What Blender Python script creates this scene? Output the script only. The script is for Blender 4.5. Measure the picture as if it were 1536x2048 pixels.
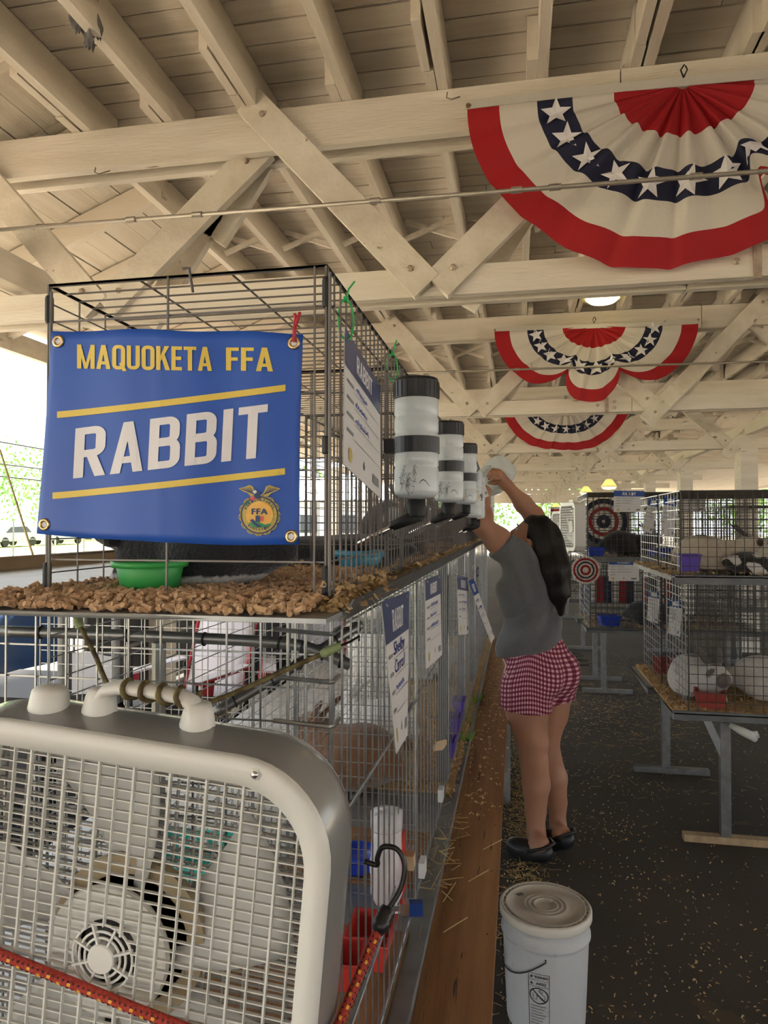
import bpy, bmesh, math, random
import numpy as np
from mathutils import Vector, Matrix

for o in list(bpy.data.objects):
    bpy.data.objects.remove(o, do_unlink=True)
SC = bpy.context.scene
COL = SC.collection
R = random.Random(7)
NR = np.random.default_rng(11)

# ---------------------------------------------------------------- camera
F = 1400.0                      # focal length in pixels of the 1536 x 2048 frame
CH = 1.6                        # eye height
YAW = math.atan(267 / 1400.0)
PIT = math.atan(24 / 1400.0)
cam = bpy.data.cameras.new('camera')
cam.sensor_fit = 'VERTICAL'
cam.sensor_height = 36.0
cam.lens = F / 2048.0 * 36.0
cam.clip_start = 0.02
cam.clip_end = 400
camo = bpy.data.objects.new('camera', cam)
COL.objects.link(camo)
camo.location = (0, 0, CH)
camo.rotation_euler = (math.pi / 2 + PIT, 0, YAW)
SC.camera = camo

# ---------------------------------------------------------------- sky, sun, exposure
w = bpy.data.worlds.new('sky')
SC.world = w
w.use_nodes = True
wn = w.node_tree
wn.nodes.clear()
out = wn.nodes.new('ShaderNodeOutputWorld')
bg = wn.nodes.new('ShaderNodeBackground')
bg.inputs['Color'].default_value = (0.90, 0.95, 1.0, 1)
bg.inputs['Strength'].default_value = 1.1
wn.links.new(bg.outputs[0], out.inputs[0])
sun = bpy.data.lights.new('sun', 'SUN')
sun.energy = 9.0
sun.angle = math.radians(12)
sun.color = (1.0, 0.90, 0.75)
suno = bpy.data.objects.new('sun', sun)
COL.objects.link(suno)
suno.rotation_euler = (math.radians(38), 0, math.radians(205))
SC.view_settings.view_transform = 'Standard'
SC.view_settings.look = 'None'
SC.view_settings.gamma = 1.0
SC.view_settings.use_curve_mapping = False
SC.view_settings.exposure = 1.30
SC.cycles.use_denoising = True
SC.cycles.max_bounces = 5
SC.cycles.diffuse_bounces = 3
SC.cycles.glossy_bounces = 3
SC.cycles.transmission_bounces = 4
SC.cycles.transparent_max_bounces = 12
SC.cycles.use_adaptive_sampling = True
SC.cycles.adaptive_threshold = 0.10
SC.cycles.adaptive_min_samples = 12
SC.cycles.debug_use_spatial_splits = True

# ---------------------------------------------------------------- geometry helpers
cy_, sy_ = math.cos(YAW), math.sin(YAW)
cp_, sp_ = math.cos(PIT), math.sin(PIT)
FWD = np.array([-sy_ * cp_, cy_ * cp_, sp_])
RGT = np.array([cy_, sy_, 0.0])
UPV = np.cross(RGT, FWD)


def at(x, y, X=None, Y=None, Z=None, D=None):
    """the point on the sight line of a photograph pixel, at a known X, Y, Z or distance"""
    r = (x - 768) / F * RGT + (1024 - y) / F * UPV + FWD
    t = X / r[0] if X is not None else Y / r[1] if Y is not None else (Z - CH) / r[2] if Z is not None else D
    p = t * r
    return np.array([p[0], p[1], p[2] + CH])


def V(*a):
    return np.array(a, dtype=float)


def nrm(v):
    v = np.asarray(v, float)
    return v / (np.linalg.norm(v) + 1e-12)


def frame(d):
    d = nrm(d)
    a = V(0, 0, 1) if abs(d[2]) < 0.9 else V(0, 1, 0)
    u = nrm(np.cross(a, d))
    return u, np.cross(d, u)


def cr(pts, n=6):
    """smooth run through the points"""
    pts = [np.asarray(p, float) for p in pts]
    P = []
    for i in range(len(pts) - 1):
        p0, p1, p2, p3 = pts[max(i - 1, 0)], pts[i], pts[i + 1], pts[min(i + 2, len(pts) - 1)]
        for k in range(n):
            u = k / n
            P.append(.5 * ((2 * p1) + (-p0 + p2) * u + (2 * p0 - 5 * p1 + 4 * p2 - p3) * u * u + (-p0 + 3 * p1 - 3 * p2 + p3) * u ** 3))
    P.append(pts[-1])
    return P


class MB:
    def __init__(s):
        s.v, s.f, s.n = [], [], 0

    def add(s, v, f):
        v = np.asarray(v, float)
        s.v.append(v)
        s.f.extend([tuple(i + s.n for i in q) for q in f])
        s.n += len(v)
        return s

    def box(s, lo, hi):
        a, b = V(*lo), V(*hi)
        return s.obox((a + b) / 2, V(1, 0, 0), V(0, 1, 0), V(0, 0, 1), (b - a) / 2)

    def obox(s, c, ex, ey, ez, h):
        c = np.asarray(c, float)
        v = [c + i * h[0] * np.asarray(ex) + j * h[1] * np.asarray(ey) + k * h[2] * np.asarray(ez)
             for i in (-1, 1) for j in (-1, 1) for k in (-1, 1)]
        return s.add(v, [(0, 1, 3, 2), (4, 6, 7, 5), (0, 4, 5, 1), (2, 3, 7, 6), (0, 2, 6, 4), (1, 5, 7, 3)])

    def beam(s, a, b, w, h, up=None):
        """a bar from a to b, w wide (side), h deep (along up)"""
        a, b = np.asarray(a, float), np.asarray(b, float)
        d = nrm(b - a)
        up = V(0, 0, 1) if up is None else np.asarray(up, float)
        sd = nrm(np.cross(d, up))
        u2 = np.cross(sd, d)
        return s.obox((a + b) / 2, d, sd, u2, (np.linalg.norm(b - a) / 2, w / 2, h / 2))

    def rod(s, a, b, r, n=4):
        """thin wire"""
        a, b = np.asarray(a, float), np.asarray(b, float)
        u, w_ = frame(b - a)
        ang = [2 * math.pi * (k + 0.5) / n for k in range(n)]
        c = [math.cos(t) * r * u + math.sin(t) * r * w_ for t in ang]
        v = [a + q for q in c] + [b + q for q in c]
        f = [(k, (k + 1) % n, n + (k + 1) % n, n + k) for k in range(n)] + [tuple(range(n))[::-1], tuple(range(n, 2 * n))]
        return s.add(v, f)

    def tube(s, pts, r, n=8, caps=True, closed=False):
        pts = [np.asarray(p, float) for p in pts]
        m = len(pts)
        rr = r if hasattr(r, '__len__') else [r] * m
        v = []
        u = None
        for i in range(m):
            a = pts[(i - 1) % m] if (closed or i > 0) else pts[i]
            b = pts[(i + 1) % m] if (closed or i < m - 1) else pts[i]
            d = nrm(b - a)
            if u is None:
                u, _ = frame(d)
            u = nrm(u - d * (u @ d))
            w_ = np.cross(d, u)
            for k in range(n):
                t = 2 * math.pi * k / n
                v.append(pts[i] + rr[i] * (math.cos(t) * u + math.sin(t) * w_))
        f = []
        for i in range(m if closed else m - 1):
            j = (i + 1) % m
            for k in range(n):
                k2 = (k + 1) % n
                f.append((i * n + k, i * n + k2, j * n + k2, j * n + k))
        if caps and not closed:
            f += [tuple(range(n))[::-1], tuple(range((m - 1) * n, m * n))]
        return s.add(v, f)

    def lathe(s, prof, c=(0, 0, 0), axis=(0, 0, 1), n=24, ax_u=None):
        """prof: (radius, height) pairs"""
        c = np.asarray(c, float)
        d = nrm(axis)
        u, w_ = frame(d) if ax_u is None else (nrm(ax_u), np.cross(d, nrm(ax_u)))
        v = []
        for r, h in prof:
            for k in range(n):
                t = 2 * math.pi * k / n
                v.append(c + d * h + r * (math.cos(t) * u + math.sin(t) * w_))
        f = []
        for i in range(len(prof) - 1):
            for k in range(n):
                k2 = (k + 1) % n
                f.append((i * n + k, i * n + k2, (i + 1) * n + k2, (i + 1) * n + k))
        f += [tuple(range(n))[::-1], tuple(range((len(prof) - 1) * n, len(prof) * n))]
        return s.add(v, f)

    def prism(s, poly, fn, t):
        """2D polygon mapped by fn(x, y, depth), with thickness t"""
        n = len(poly)
        v = [fn(x, y, 0) for x, y in poly] + [fn(x, y, t) for x, y in poly]
        f = [tuple(range(n)), tuple(range(n, 2 * n))[::-1]] + [(k, n + k, n + (k + 1) % n, (k + 1) % n) for k in range(n)]
        return s.add(v, f)

    def grid(s, fn, nu, nv, wrap=False):
        v = [fn(i / nu, j / nv) for j in range(nv + 1) for i in range(nu + (0 if wrap else 1))]
        m = nu if wrap else nu + 1
        f = [(j * m + i, j * m + (i + 1) % m, (j + 1) * m + (i + 1) % m, (j + 1) * m + i) for j in range(nv) for i in range(nu)]
        return s.add(v, f)

    def sheet(s, fn, nu, nv, t):
        """a closed sheet of thickness t; fn(u, v, depth)"""
        a = [fn(i / nu, j / nv, 0) for j in range(nv + 1) for i in range(nu + 1)]
        b = [fn(i / nu, j / nv, t) for j in range(nv + 1) for i in range(nu + 1)]
        m = nu + 1
        q = [(j * m + i, j * m + i + 1, (j + 1) * m + i + 1, (j + 1) * m + i) for j in range(nv) for i in range(nu)]
        o_ = len(a)
        f = q + [tuple(x + o_ for x in reversed(y)) for y in q]
        ring = [i for i in range(m)] + [j * m + nu for j in range(1, nv + 1)] + [nv * m + i for i in range(nu - 1, -1, -1)] + [j * m for j in range(nv - 1, 0, -1)]
        f += [(ring[k], ring[k] + o_, ring[(k + 1) % len(ring)] + o_, ring[(k + 1) % len(ring)]) for k in range(len(ring))]
        return s.add(a + b, f)

    def verts(s):
        return np.concatenate(s.v) if s.v else np.zeros((0, 3))

    def build(s, name, mat, parent=None, smooth=False, kind=None, label=None, cat=None, group=None, base=None):
        v = s.verts()
        if parent is None:
            org = V((v[:, 0].min() + v[:, 0].max()) / 2, (v[:, 1].min() + v[:, 1].max()) / 2, v[:, 2].min()) if base is None else np.asarray(base, float)
        else:
            org = wloc(parent)
        me = bpy.data.meshes.new(name)
        me.from_pydata((v - org).tolist(), [], s.f)
        me.materials.append(mat)
        if smooth:
            me.polygons.foreach_set('use_smooth', [True] * len(me.polygons))
        o = bpy.data.objects.new(name, me)
        COL.objects.link(o)
        if parent is None:
            o.location = org
        else:
            o.parent = parent
        tag(o, label, cat, group, kind)
        return o


def wloc(o):
    p = V(0, 0, 0)
    while o is not None:
        p = p + V(*o.location)
        o = o.parent
    return p


def tag(o, label=None, cat=None, group=None, kind=None):
    if label:
        o['label'] = label
    if cat:
        o['category'] = cat
    if group:
        o['group'] = group
    if kind:
        o['kind'] = kind
    return o


def thing(name, label, cat, loc, group=None, kind=None):
    o = bpy.data.objects.new(name, None)
    COL.objects.link(o)
    o.location = tuple(loc)
    o.empty_display_size = 0.05
    return tag(o, label, cat, group, kind)


def copy_tree(o, parent=None):
    c = o.copy()
    COL.objects.link(c)
    c.parent = parent
    for ch in list(o.children):
        copy_tree(ch, c)
    return c


def attr_color(o, cols):
    me = o.data
    a = me.color_attributes.new('col', 'FLOAT_COLOR', 'POINT')
    c4 = np.ones((len(me.vertices), 4))
    c4[:, :3] = cols
    a.data.foreach_set('color', c4.ravel())


# ---------------------------------------------------------------- materials
def mat(name, c, rough=0.6, metal=0.0, c2=None, ns=6.0, stretch=(1, 1, 1), amt=0.5, bump=0.0, bs=40.0, spec=0.5, trans=0.0,
        transl=0.0, attr=False, emit=0.0, alpha=None, sss=0.0, detail=3.0, spots=None, coat=0.0, sheen=0.0):
    m = bpy.data.materials.new(name)
    m.use_nodes = True
    nt = m.node_tree
    b = nt.nodes['Principled BSDF']
    b.inputs['Base Color'].default_value = (*c, 1)
    b.inputs['Roughness'].default_value = rough
    b.inputs['Metallic'].default_value = metal
    b.inputs['Specular IOR Level'].default_value = spec
    b.inputs['Transmission Weight'].default_value = trans
    b.inputs['Coat Weight'].default_value = coat
    b.inputs['Sheen Weight'].default_value = sheen
    if sss:
        b.inputs['Subsurface Weight'].default_value = sss
        b.inputs['Subsurface Radius'].default_value = (0.012, 0.005, 0.003)
    if emit:
        b.inputs['Emission Color'].default_value = (*c, 1)
        b.inputs['Emission Strength'].default_value = emit
    tc = nt.nodes.new('ShaderNodeTexCoord')
    mp = nt.nodes.new('ShaderNodeMapping')
    mp.inputs['Scale'].default_value = stretch
    nt.links.new(tc.outputs['Object'], mp.inputs[0])
    src = None
    if attr:
        at_ = nt.nodes.new('ShaderNodeAttribute')
        at_.attribute_name = 'col'
        src = at_.outputs['Color']
    if c2 is not None:
        nz = nt.nodes.new('ShaderNodeTexNoise')
        nz.inputs['Scale'].default_value = ns
        nz.inputs['Detail'].default_value = detail
        nt.links.new(mp.outputs[0], nz.inputs[0])
        mr = nt.nodes.new('ShaderNodeMapRange')
        mr.inputs[1].default_value = 0.5 - amt / 2
        mr.inputs[2].default_value = 0.5 + amt / 2
        nt.links.new(nz.outputs[0], mr.inputs[0])
        mx = nt.nodes.new('ShaderNodeMix')
        mx.data_type = 'RGBA'
        nt.links.new(mr.outputs[0], mx.inputs[0])
        mx.inputs[6].default_value = (*c, 1)
        mx.inputs[7].default_value = (*c2, 1)
        if src is not None:
            mu = nt.nodes.new('ShaderNodeMix')
            mu.data_type = 'RGBA'
            mu.blend_type = 'MULTIPLY'
            mu.inputs[0].default_value = 1
            nt.links.new(src, mu.inputs[6])
            nt.links.new(mx.outputs[2], mu.inputs[7])
            src = mu.outputs[2]
        else:
            src = mx.outputs[2]
    if spots is not None:
        # (colour, scale, threshold): wear patches with a shape of their own
        sc_, ss, th = spots
        n2 = nt.nodes.new('ShaderNodeTexNoise')
        n2.inputs['Scale'].default_value = ss
        n2.inputs['Detail'].default_value = 5
        nt.links.new(mp.outputs[0], n2.inputs[0])
        m2 = nt.nodes.new('ShaderNodeMapRange')
        m2.inputs[1].default_value = th
        m2.inputs[2].default_value = th + 0.03
        nt.links.new(n2.outputs[0], m2.inputs[0])
        x2 = nt.nodes.new('ShaderNodeMix')
        x2.data_type = 'RGBA'
        nt.links.new(m2.outputs[0], x2.inputs[0])
        if src is None:
            x2.inputs[6].default_value = (*c, 1)
        else:
            nt.links.new(src, x2.inputs[6])
        x2.inputs[7].default_value = (*sc_, 1)
        src = x2.outputs[2]
    if src is not None:
        nt.links.new(src, b.inputs['Base Color'])
    if bump:
        nb = nt.nodes.new('ShaderNodeTexNoise')
        nb.inputs['Scale'].default_value = bs
        nb.inputs['Detail'].default_value = 3
        nt.links.new(mp.outputs[0], nb.inputs[0])
        bp = nt.nodes.new('ShaderNodeBump')
        bp.inputs['Strength'].default_value = bump
        bp.inputs['Distance'].default_value = 0.01
        nt.links.new(nb.outputs[0], bp.inputs['Height'])
        nt.links.new(bp.outputs[0], b.inputs['Normal'])
    if transl or alpha is not None:
        ou = nt.nodes['Material Output']
        last = b.outputs[0]
        if transl:
            tr = nt.nodes.new('ShaderNodeBsdfTranslucent')
            if src is not None:
                nt.links.new(src, tr.inputs[0])
            else:
                tr.inputs[0].default_value = (*c, 1)
            ms = nt.nodes.new('ShaderNodeMixShader')
            ms.inputs[0].default_value = transl
            nt.links.new(last, ms.inputs[1])
            nt.links.new(tr.outputs[0], ms.inputs[2])
            last = ms.outputs[0]
        if alpha is not None:
            tp = nt.nodes.new('ShaderNodeBsdfTransparent')
            ms = nt.nodes.new('ShaderNodeMixShader')
            ms.inputs[0].default_value = alpha
            nt.links.new(tp.outputs[0], ms.inputs[1])
            nt.links.new(last, ms.inputs[2])
            last = ms.outputs[0]
        nt.links.new(last, ou.inputs[0])
    return m


PEEL = (0.12, 0.10, 0.085)
M = dict(
    board=mat('painted_board', (0.82, 0.76, 0.66), 0.75, c2=(0.66, 0.57, 0.46), ns=3, stretch=(0.35, 6, 1), amt=0.6, bump=0.25, bs=30, spots=(PEEL, 2.2, 0.735)),
    rafter=mat('painted_rafter', (0.84, 0.79, 0.69), 0.75, c2=(0.68, 0.60, 0.49), ns=3, stretch=(6, 0.4, 4), amt=0.6, bump=0.2, bs=30),
    beam=mat('painted_timber', (0.83, 0.78, 0.69), 0.72, c2=(0.68, 0.61, 0.50), ns=3, stretch=(0.5, 3, 5), amt=0.55, bump=0.35, bs=22, spots=((0.30, 0.24, 0.18), 5.0, 0.70)),
    brace=mat('painted_brace', (0.82, 0.77, 0.68), 0.72, c2=(0.62, 0.55, 0.44), ns=4, stretch=(2, 2, 2), amt=0.6, bump=0.35, bs=22, spots=((0.34, 0.26, 0.18), 6.0, 0.70)),
    bolt=mat('painted_bolt', (0.60, 0.52, 0.42), 0.5, 0.3, c2=(0.32, 0.22, 0.15), ns=20),
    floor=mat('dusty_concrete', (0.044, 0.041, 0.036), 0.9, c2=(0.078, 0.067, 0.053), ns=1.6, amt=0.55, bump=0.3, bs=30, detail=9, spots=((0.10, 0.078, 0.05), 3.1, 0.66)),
    grass=mat('lawn', (0.26, 0.36, 0.07), 0.9, c2=(0.42, 0.45, 0.12), ns=0.4, bump=0.4, bs=20),
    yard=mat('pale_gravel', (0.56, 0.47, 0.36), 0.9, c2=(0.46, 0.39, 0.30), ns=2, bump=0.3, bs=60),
    road=mat('asphalt', (0.42, 0.40, 0.38), 0.9, c2=(0.36, 0.34, 0.33), ns=3),
    wire=mat('cage_wire', (0.14, 0.14, 0.14), 0.45, 0.6, c2=(0.20, 0.17, 0.15), ns=30),
    gwire=mat('galvanised_wire', (0.42, 0.44, 0.45), 0.35, 0.85, c2=(0.28, 0.29, 0.30), ns=40),
    dwire=mat('dark_cage_wire', (0.06, 0.055, 0.05), 0.5, 0.4),
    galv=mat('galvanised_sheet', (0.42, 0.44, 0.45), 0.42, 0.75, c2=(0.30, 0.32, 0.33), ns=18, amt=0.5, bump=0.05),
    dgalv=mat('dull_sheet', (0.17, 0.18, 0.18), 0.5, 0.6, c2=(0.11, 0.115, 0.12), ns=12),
    pipe=mat('steel_pipe', (0.30, 0.31, 0.31), 0.4, 0.8, c2=(0.2, 0.2, 0.2), ns=20),
    conduit=mat('conduit', (0.45, 0.42, 0.37), 0.45, 0.7),
    plank=mat('stained_plank', (0.20, 0.085, 0.030), 0.6, c2=(0.36, 0.18, 0.07), ns=3, stretch=(9, 0.7, 3), amt=0.55, bump=0.25, bs=25, spots=((0.05, 0.022, 0.012), 7, 0.68)),
    palewood=mat('pale_wood', (0.52, 0.40, 0.25), 0.8, c2=(0.38, 0.27, 0.16), ns=4, stretch=(8, 0.6, 4), bump=0.2),
    pellet=mat('wood_pellet', (0.46, 0.27, 0.14), 0.85, c2=(0.62, 0.42, 0.25), ns=25, amt=0.5, bump=0.2, bs=200),
    shaving=mat('pine_shaving', (0.74, 0.55, 0.30), 0.85, c2=(0.56, 0.36, 0.17), ns=30, amt=0.6, transl=0.2),
    straw=mat('straw', (0.50, 0.38, 0.17), 0.8, c2=(0.36, 0.25, 0.11), ns=20),
    hay=mat('hay', (0.30, 0.34, 0.08), 0.8),
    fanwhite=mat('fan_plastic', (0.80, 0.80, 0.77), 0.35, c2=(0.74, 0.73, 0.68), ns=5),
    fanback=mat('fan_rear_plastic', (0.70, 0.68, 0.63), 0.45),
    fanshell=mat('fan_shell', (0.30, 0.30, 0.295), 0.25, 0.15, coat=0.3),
    fanblade=mat('fan_blade', (0.80, 0.80, 0.78), 0.4, transl=0.25),
    motor=mat('motor', (0.05, 0.05, 0.05), 0.5),
    tan=mat('motor_ring', (0.42, 0.34, 0.22), 0.5),
    chrome=mat('chrome', (0.75, 0.75, 0.75), 0.2, 1.0),
    brass=mat('brass_grommet', (0.62, 0.47, 0.25), 0.3, 0.9),
    bannerblue=mat('banner_vinyl', (0.018, 0.095, 0.50), 0.42, c2=(0.025, 0.12, 0.56), ns=3, bump=0.15, bs=8, transl=0.10),
    yellow=mat('print_yellow', (0.78, 0.58, 0.10), 0.5),
    printwhite=mat('print_white', (0.78, 0.76, 0.80), 0.5),
    gold=mat('print_gold', (0.62, 0.48, 0.10), 0.5, c2=(0.45, 0.36, 0.10), ns=400),
    orange=mat('print_orange', (0.85, 0.42, 0.08), 0.5, c2=(0.85, 0.55, 0.15), ns=100),
    navyink=mat('print_navy', (0.02, 0.05, 0.16), 0.5),
    redink=mat('print_red', (0.70, 0.10, 0.12), 0.5),
    greenink=mat('print_green', (0.03, 0.28, 0.10), 0.5),
    black=mat('black_plastic', (0.018, 0.018, 0.02), 0.35),
    rubber=mat('black_foam', (0.012, 0.012, 0.013), 0.6, bump=0.1),
    bottle=mat('bottle_plastic', (0.90, 0.95, 0.98), 0.18, transl=0.35, spec=0.6),
    jug=mat('jug_plastic', (0.88, 0.92, 0.90), 0.35, transl=0.45),
    clearp=mat('clear_plastic', (0.85, 0.83, 0.86), 0.15, transl=0.3, alpha=0.55),
    ink=mat('black_ink', (0.02, 0.02, 0.02), 0.6),
    greyink=mat('grey_ink', (0.22, 0.22, 0.23), 0.6),
    blueink=mat('blue_pen', (0.04, 0.06, 0.40), 0.6),
    card=mat('sign_card', (0.74, 0.73, 0.73), 0.5, transl=0.12),
    cardblue=mat('sign_blue', (0.022, 0.075, 0.30), 0.5, transl=0.08),
    signdark=mat('sign_navy', (0.05, 0.07, 0.17), 0.35),
    zip_green=mat('green_tie', (0.02, 0.45, 0.10), 0.4),
    zip_clear=mat('clear_tie', (0.7, 0.72, 0.72), 0.3, transl=0.3),
    redcord=mat('red_tie', (0.45, 0.02, 0.04), 0.6),
    bungee=mat('red_bungee', (0.50, 0.05, 0.025), 0.7, c2=(0.40, 0.03, 0.02), ns=90, bump=0.4, bs=300),
    bungeefleck=mat('orange_fleck', (0.85, 0.42, 0.06), 0.7),
    bungeedark=mat('dark_fleck', (0.06, 0.01, 0.02), 0.7),
    camo=mat('camo_bungee', (0.07, 0.045, 0.02), 0.8, c2=(0.20, 0.16, 0.06), ns=60, amt=0.3),
    hooksteel=mat('dark_hook', (0.05, 0.05, 0.05), 0.35, 0.8),
    hookgreen=mat('spring_green', (0.25, 0.30, 0.14), 0.5),
    green_bowl=mat('green_plastic', (0.05, 0.42, 0.09), 0.38, transl=0.1),
    blue_bowl=mat('blue_plastic', (0.02, 0.06, 0.50), 0.35, transl=0.08),
    cyan_bowl=mat('cyan_plastic', (0.06, 0.32, 0.48), 0.35),
    purple_bowl=mat('purple_plastic', (0.10, 0.05, 0.42), 0.35),
    red_bowl=mat('red_plastic', (0.58, 0.05, 0.04), 0.35, transl=0.1),
    brick_bowl=mat('terracotta_red', (0.34, 0.05, 0.04), 0.5),
    teal=mat('teal_plastic', (0.02, 0.42, 0.36), 0.4),
    cyan=mat('cyan_bucket', (0.12, 0.48, 0.68), 0.4),
    purple=mat('purple_bucket', (0.28, 0.03, 0.38), 0.4),
    red=mat('bunting_red', (0.42, 0.010, 0.018), 0.75, transl=0.2, bump=0.2, bs=60),
    white=mat('bunting_white', (0.74, 0.70, 0.64), 0.75, transl=0.25, bump=0.2, bs=60),
    navy=mat('bunting_navy', (0.012, 0.016, 0.05), 0.75, transl=0.1),
    bucket=mat('bucket_plastic', (0.66, 0.68, 0.70), 0.45, transl=0.15, c2=(0.60, 0.61, 0.62), ns=3),
    bucketlid=mat('bucket_lid', (0.72, 0.69, 0.63), 0.5, c2=(0.62, 0.57, 0.48), ns=4),
    bluepad=mat('padlock_blue', (0.01, 0.05, 0.25), 0.35),
    lampshade=mat('lamp_shade', (0.9, 0.85, 0.6), 0.4, transl=0.5),
    lampglow=mat('lamp_glow', (1.0, 0.86, 0.45), 0.4, emit=2.5),
    leaf=mat('tree_leaf', (0.13, 0.26, 0.06), 0.7, c2=(0.22, 0.36, 0.10), ns=0.6, transl=0.35),
    bark=mat('bark', (0.12, 0.09, 0.06), 0.9, bump=0.5),
    chairwhite=mat('chair_fabric', (0.72, 0.71, 0.78), 0.8, bump=0.1),
    chairred=mat('chair_red', (0.50, 0.03, 0.05), 0.6),
    bluetarp=mat('blue_tarp', (0.03, 0.10, 0.30), 0.5, bump=0.4, bs=6),
    crate=mat('dark_crate', (0.045, 0.047, 0.055), 0.6),
    paperm=mat('paper_sheet', (0.62, 0.62, 0.64), 0.7),
    skin=mat('skin', (0.44, 0.225, 0.14), 0.5, c2=(0.38, 0.185, 0.11), ns=8, sss=0.15),
    shirt=mat('heather_grey_shirt', (0.095, 0.098, 0.105), 0.9, c2=(0.13, 0.133, 0.14), ns=220, bump=0.5, bs=16, stretch=(1, 1, .55), sheen=0.2),
    hair=mat('black_hair', (0.006, 0.0055, 0.0055), 0.5, c2=(0.011, 0.010, 0.009), ns=10, stretch=(14, 14, 0.7), bump=0.35, bs=9, spec=0.3),
    shoe=mat('clog_rubber', (0.012, 0.013, 0.016), 0.45),
    lips=mat('lips', (0.42, 0.16, 0.13), 0.5),
    eye=mat('eye_dark', (0.01, 0.008, 0.007), 0.1),
    eyew=mat('eye_white', (0.75, 0.72, 0.7), 0.3),
    fur=mat('rabbit_fur', (1, 1, 1), 0.95, attr=True, c2=(0.80, 0.78, 0.75), ns=60, bump=0.5, bs=160, sheen=0.3),
    car1=mat('car_silver', (0.5, 0.52, 0.55), 0.3, 0.3), car2=mat('car_blue', (0.15, 0.22, 0.35), 0.3, 0.2), car3=mat('car_white', (0.7, 0.7, 0.7), 0.3),
    glass=mat('car_glass', (0.05, 0.06, 0.07), 0.1), steelrod=mat('steel_rod', (0.25, 0.22, 0.18), 0.5, 0.5),
    whitewall=mat('white_siding', (0.62, 0.62, 0.60), 0.7), sack=mat('feed_sack', (0.30, 0.29, 0.27), 0.7, c2=(0.12, 0.12, 0.11), ns=9),
    guy=mat('guy_wire', (0.5, 0.40, 0.16), 0.6), dark=mat('dark_metal', (0.03, 0.03, 0.032), 0.55, 0.3),
    blade_gr=mat('young_leaf', (0.16, 0.38, 0.05), 0.6, transl=0.3),
)


def gingham():
    m = bpy.data.materials.new('gingham_cotton')
    m.use_nodes = True
    nt = m.node_tree
    b = nt.nodes['Principled BSDF']
    b.inputs['Roughness'].default_value = 0.85
    uv = nt.nodes.new('ShaderNodeAttribute')
    uv.attribute_name = 'cloth'
    sp = nt.nodes.new('ShaderNodeSeparateXYZ')
    nt.links.new(uv.outputs['Vector'], sp.inputs[0])
    st = []
    for ax in (0, 1):
        a = nt.nodes.new('ShaderNodeMath'); a.operation = 'MULTIPLY'; a.inputs[1].default_value = 46.0
        f = nt.nodes.new('ShaderNodeMath'); f.operation = 'FRACT'
        g = nt.nodes.new('ShaderNodeMath'); g.operation = 'GREATER_THAN'; g.inputs[1].default_value = 0.5
        nt.links.new(sp.outputs[ax], a.inputs[0]); nt.links.new(a.outputs[0], f.inputs[0]); nt.links.new(f.outputs[0], g.inputs[0])
        st.append(g)
    ad = nt.nodes.new('ShaderNodeMath'); ad.operation = 'ADD'
    nt.links.new(st[0].outputs[0], ad.inputs[0]); nt.links.new(st[1].outputs[0], ad.inputs[1])
    hf = nt.nodes.new('ShaderNodeMath'); hf.operation = 'MULTIPLY'; hf.inputs[1].default_value = 0.5
    nt.links.new(ad.outputs[0], hf.inputs[0])
    cr = nt.nodes.new('ShaderNodeValToRGB')
    cr.color_ramp.interpolation = 'CONSTANT'
    e = cr.color_ramp.elements
    e[0].position = 0; e[0].color = (0.66, 0.42, 0.46, 1)
    e[1].position = 0.75; e[1].color = (0.115, 0.004, 0.030, 1)
    n = e.new(0.3); n.color = (0.28, 0.05, 0.085, 1)
    nt.links.new(hf.outputs[0], cr.inputs[0])
    nt.links.new(cr.outputs[0], b.inputs['Base Color'])
    return m


M['gingham'] = gingham()


# ---------------------------------------------------------------- rounded bodies (distance fields -> one closed surface)
def cap(a, b, ra, rb):
    return ('c', np.asarray(a, float), np.asarray(b, float), ra, rb)


def ell(c, r, rot=None):
    return ('e', np.asarray(c, float), np.asarray(r, float), np.eye(3) if rot is None else np.asarray(rot, float))


def rotz(a):
    c, s = math.cos(a), math.sin(a)
    return np.array([[c, -s, 0], [s, c, 0], [0, 0, 1]])


def rotx(a):
    c, s = math.cos(a), math.sin(a)
    return np.array([[1, 0, 0], [0, c, -s], [0, s, c]])


def roty(a):
    c, s = math.cos(a), math.sin(a)
    return np.array([[c, 0, s], [0, 1, 0], [-s, 0, c]])


def sdf_prim(p, P):
    if p[0] == 'c':
        _, a, b, ra, rb = p
        ba = b - a
        h = np.clip(((P - a) @ ba) / max(ba @ ba, 1e-12), 0, 1)
        return np.linalg.norm(P - a - h[..., None] * ba, axis=-1) - (ra + (rb - ra) * h)
    _, c, r, Rm = p
    q = (P - c) @ Rm
    k0 = np.linalg.norm(q / r, axis=-1)
    k1 = np.linalg.norm(q / (r * r), axis=-1)
    return k0 * (k0 - 1) / np.maximum(k1, 1e-9)


def prim_box(p):
    if p[0] == 'c':
        _, a, b, ra, rb = p
        m = max(ra, rb)
        return np.minimum(a, b) - m, np.maximum(a, b) + m
    _, c, r, _ = p
    m = r.max()
    return c - m, c + m


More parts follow.
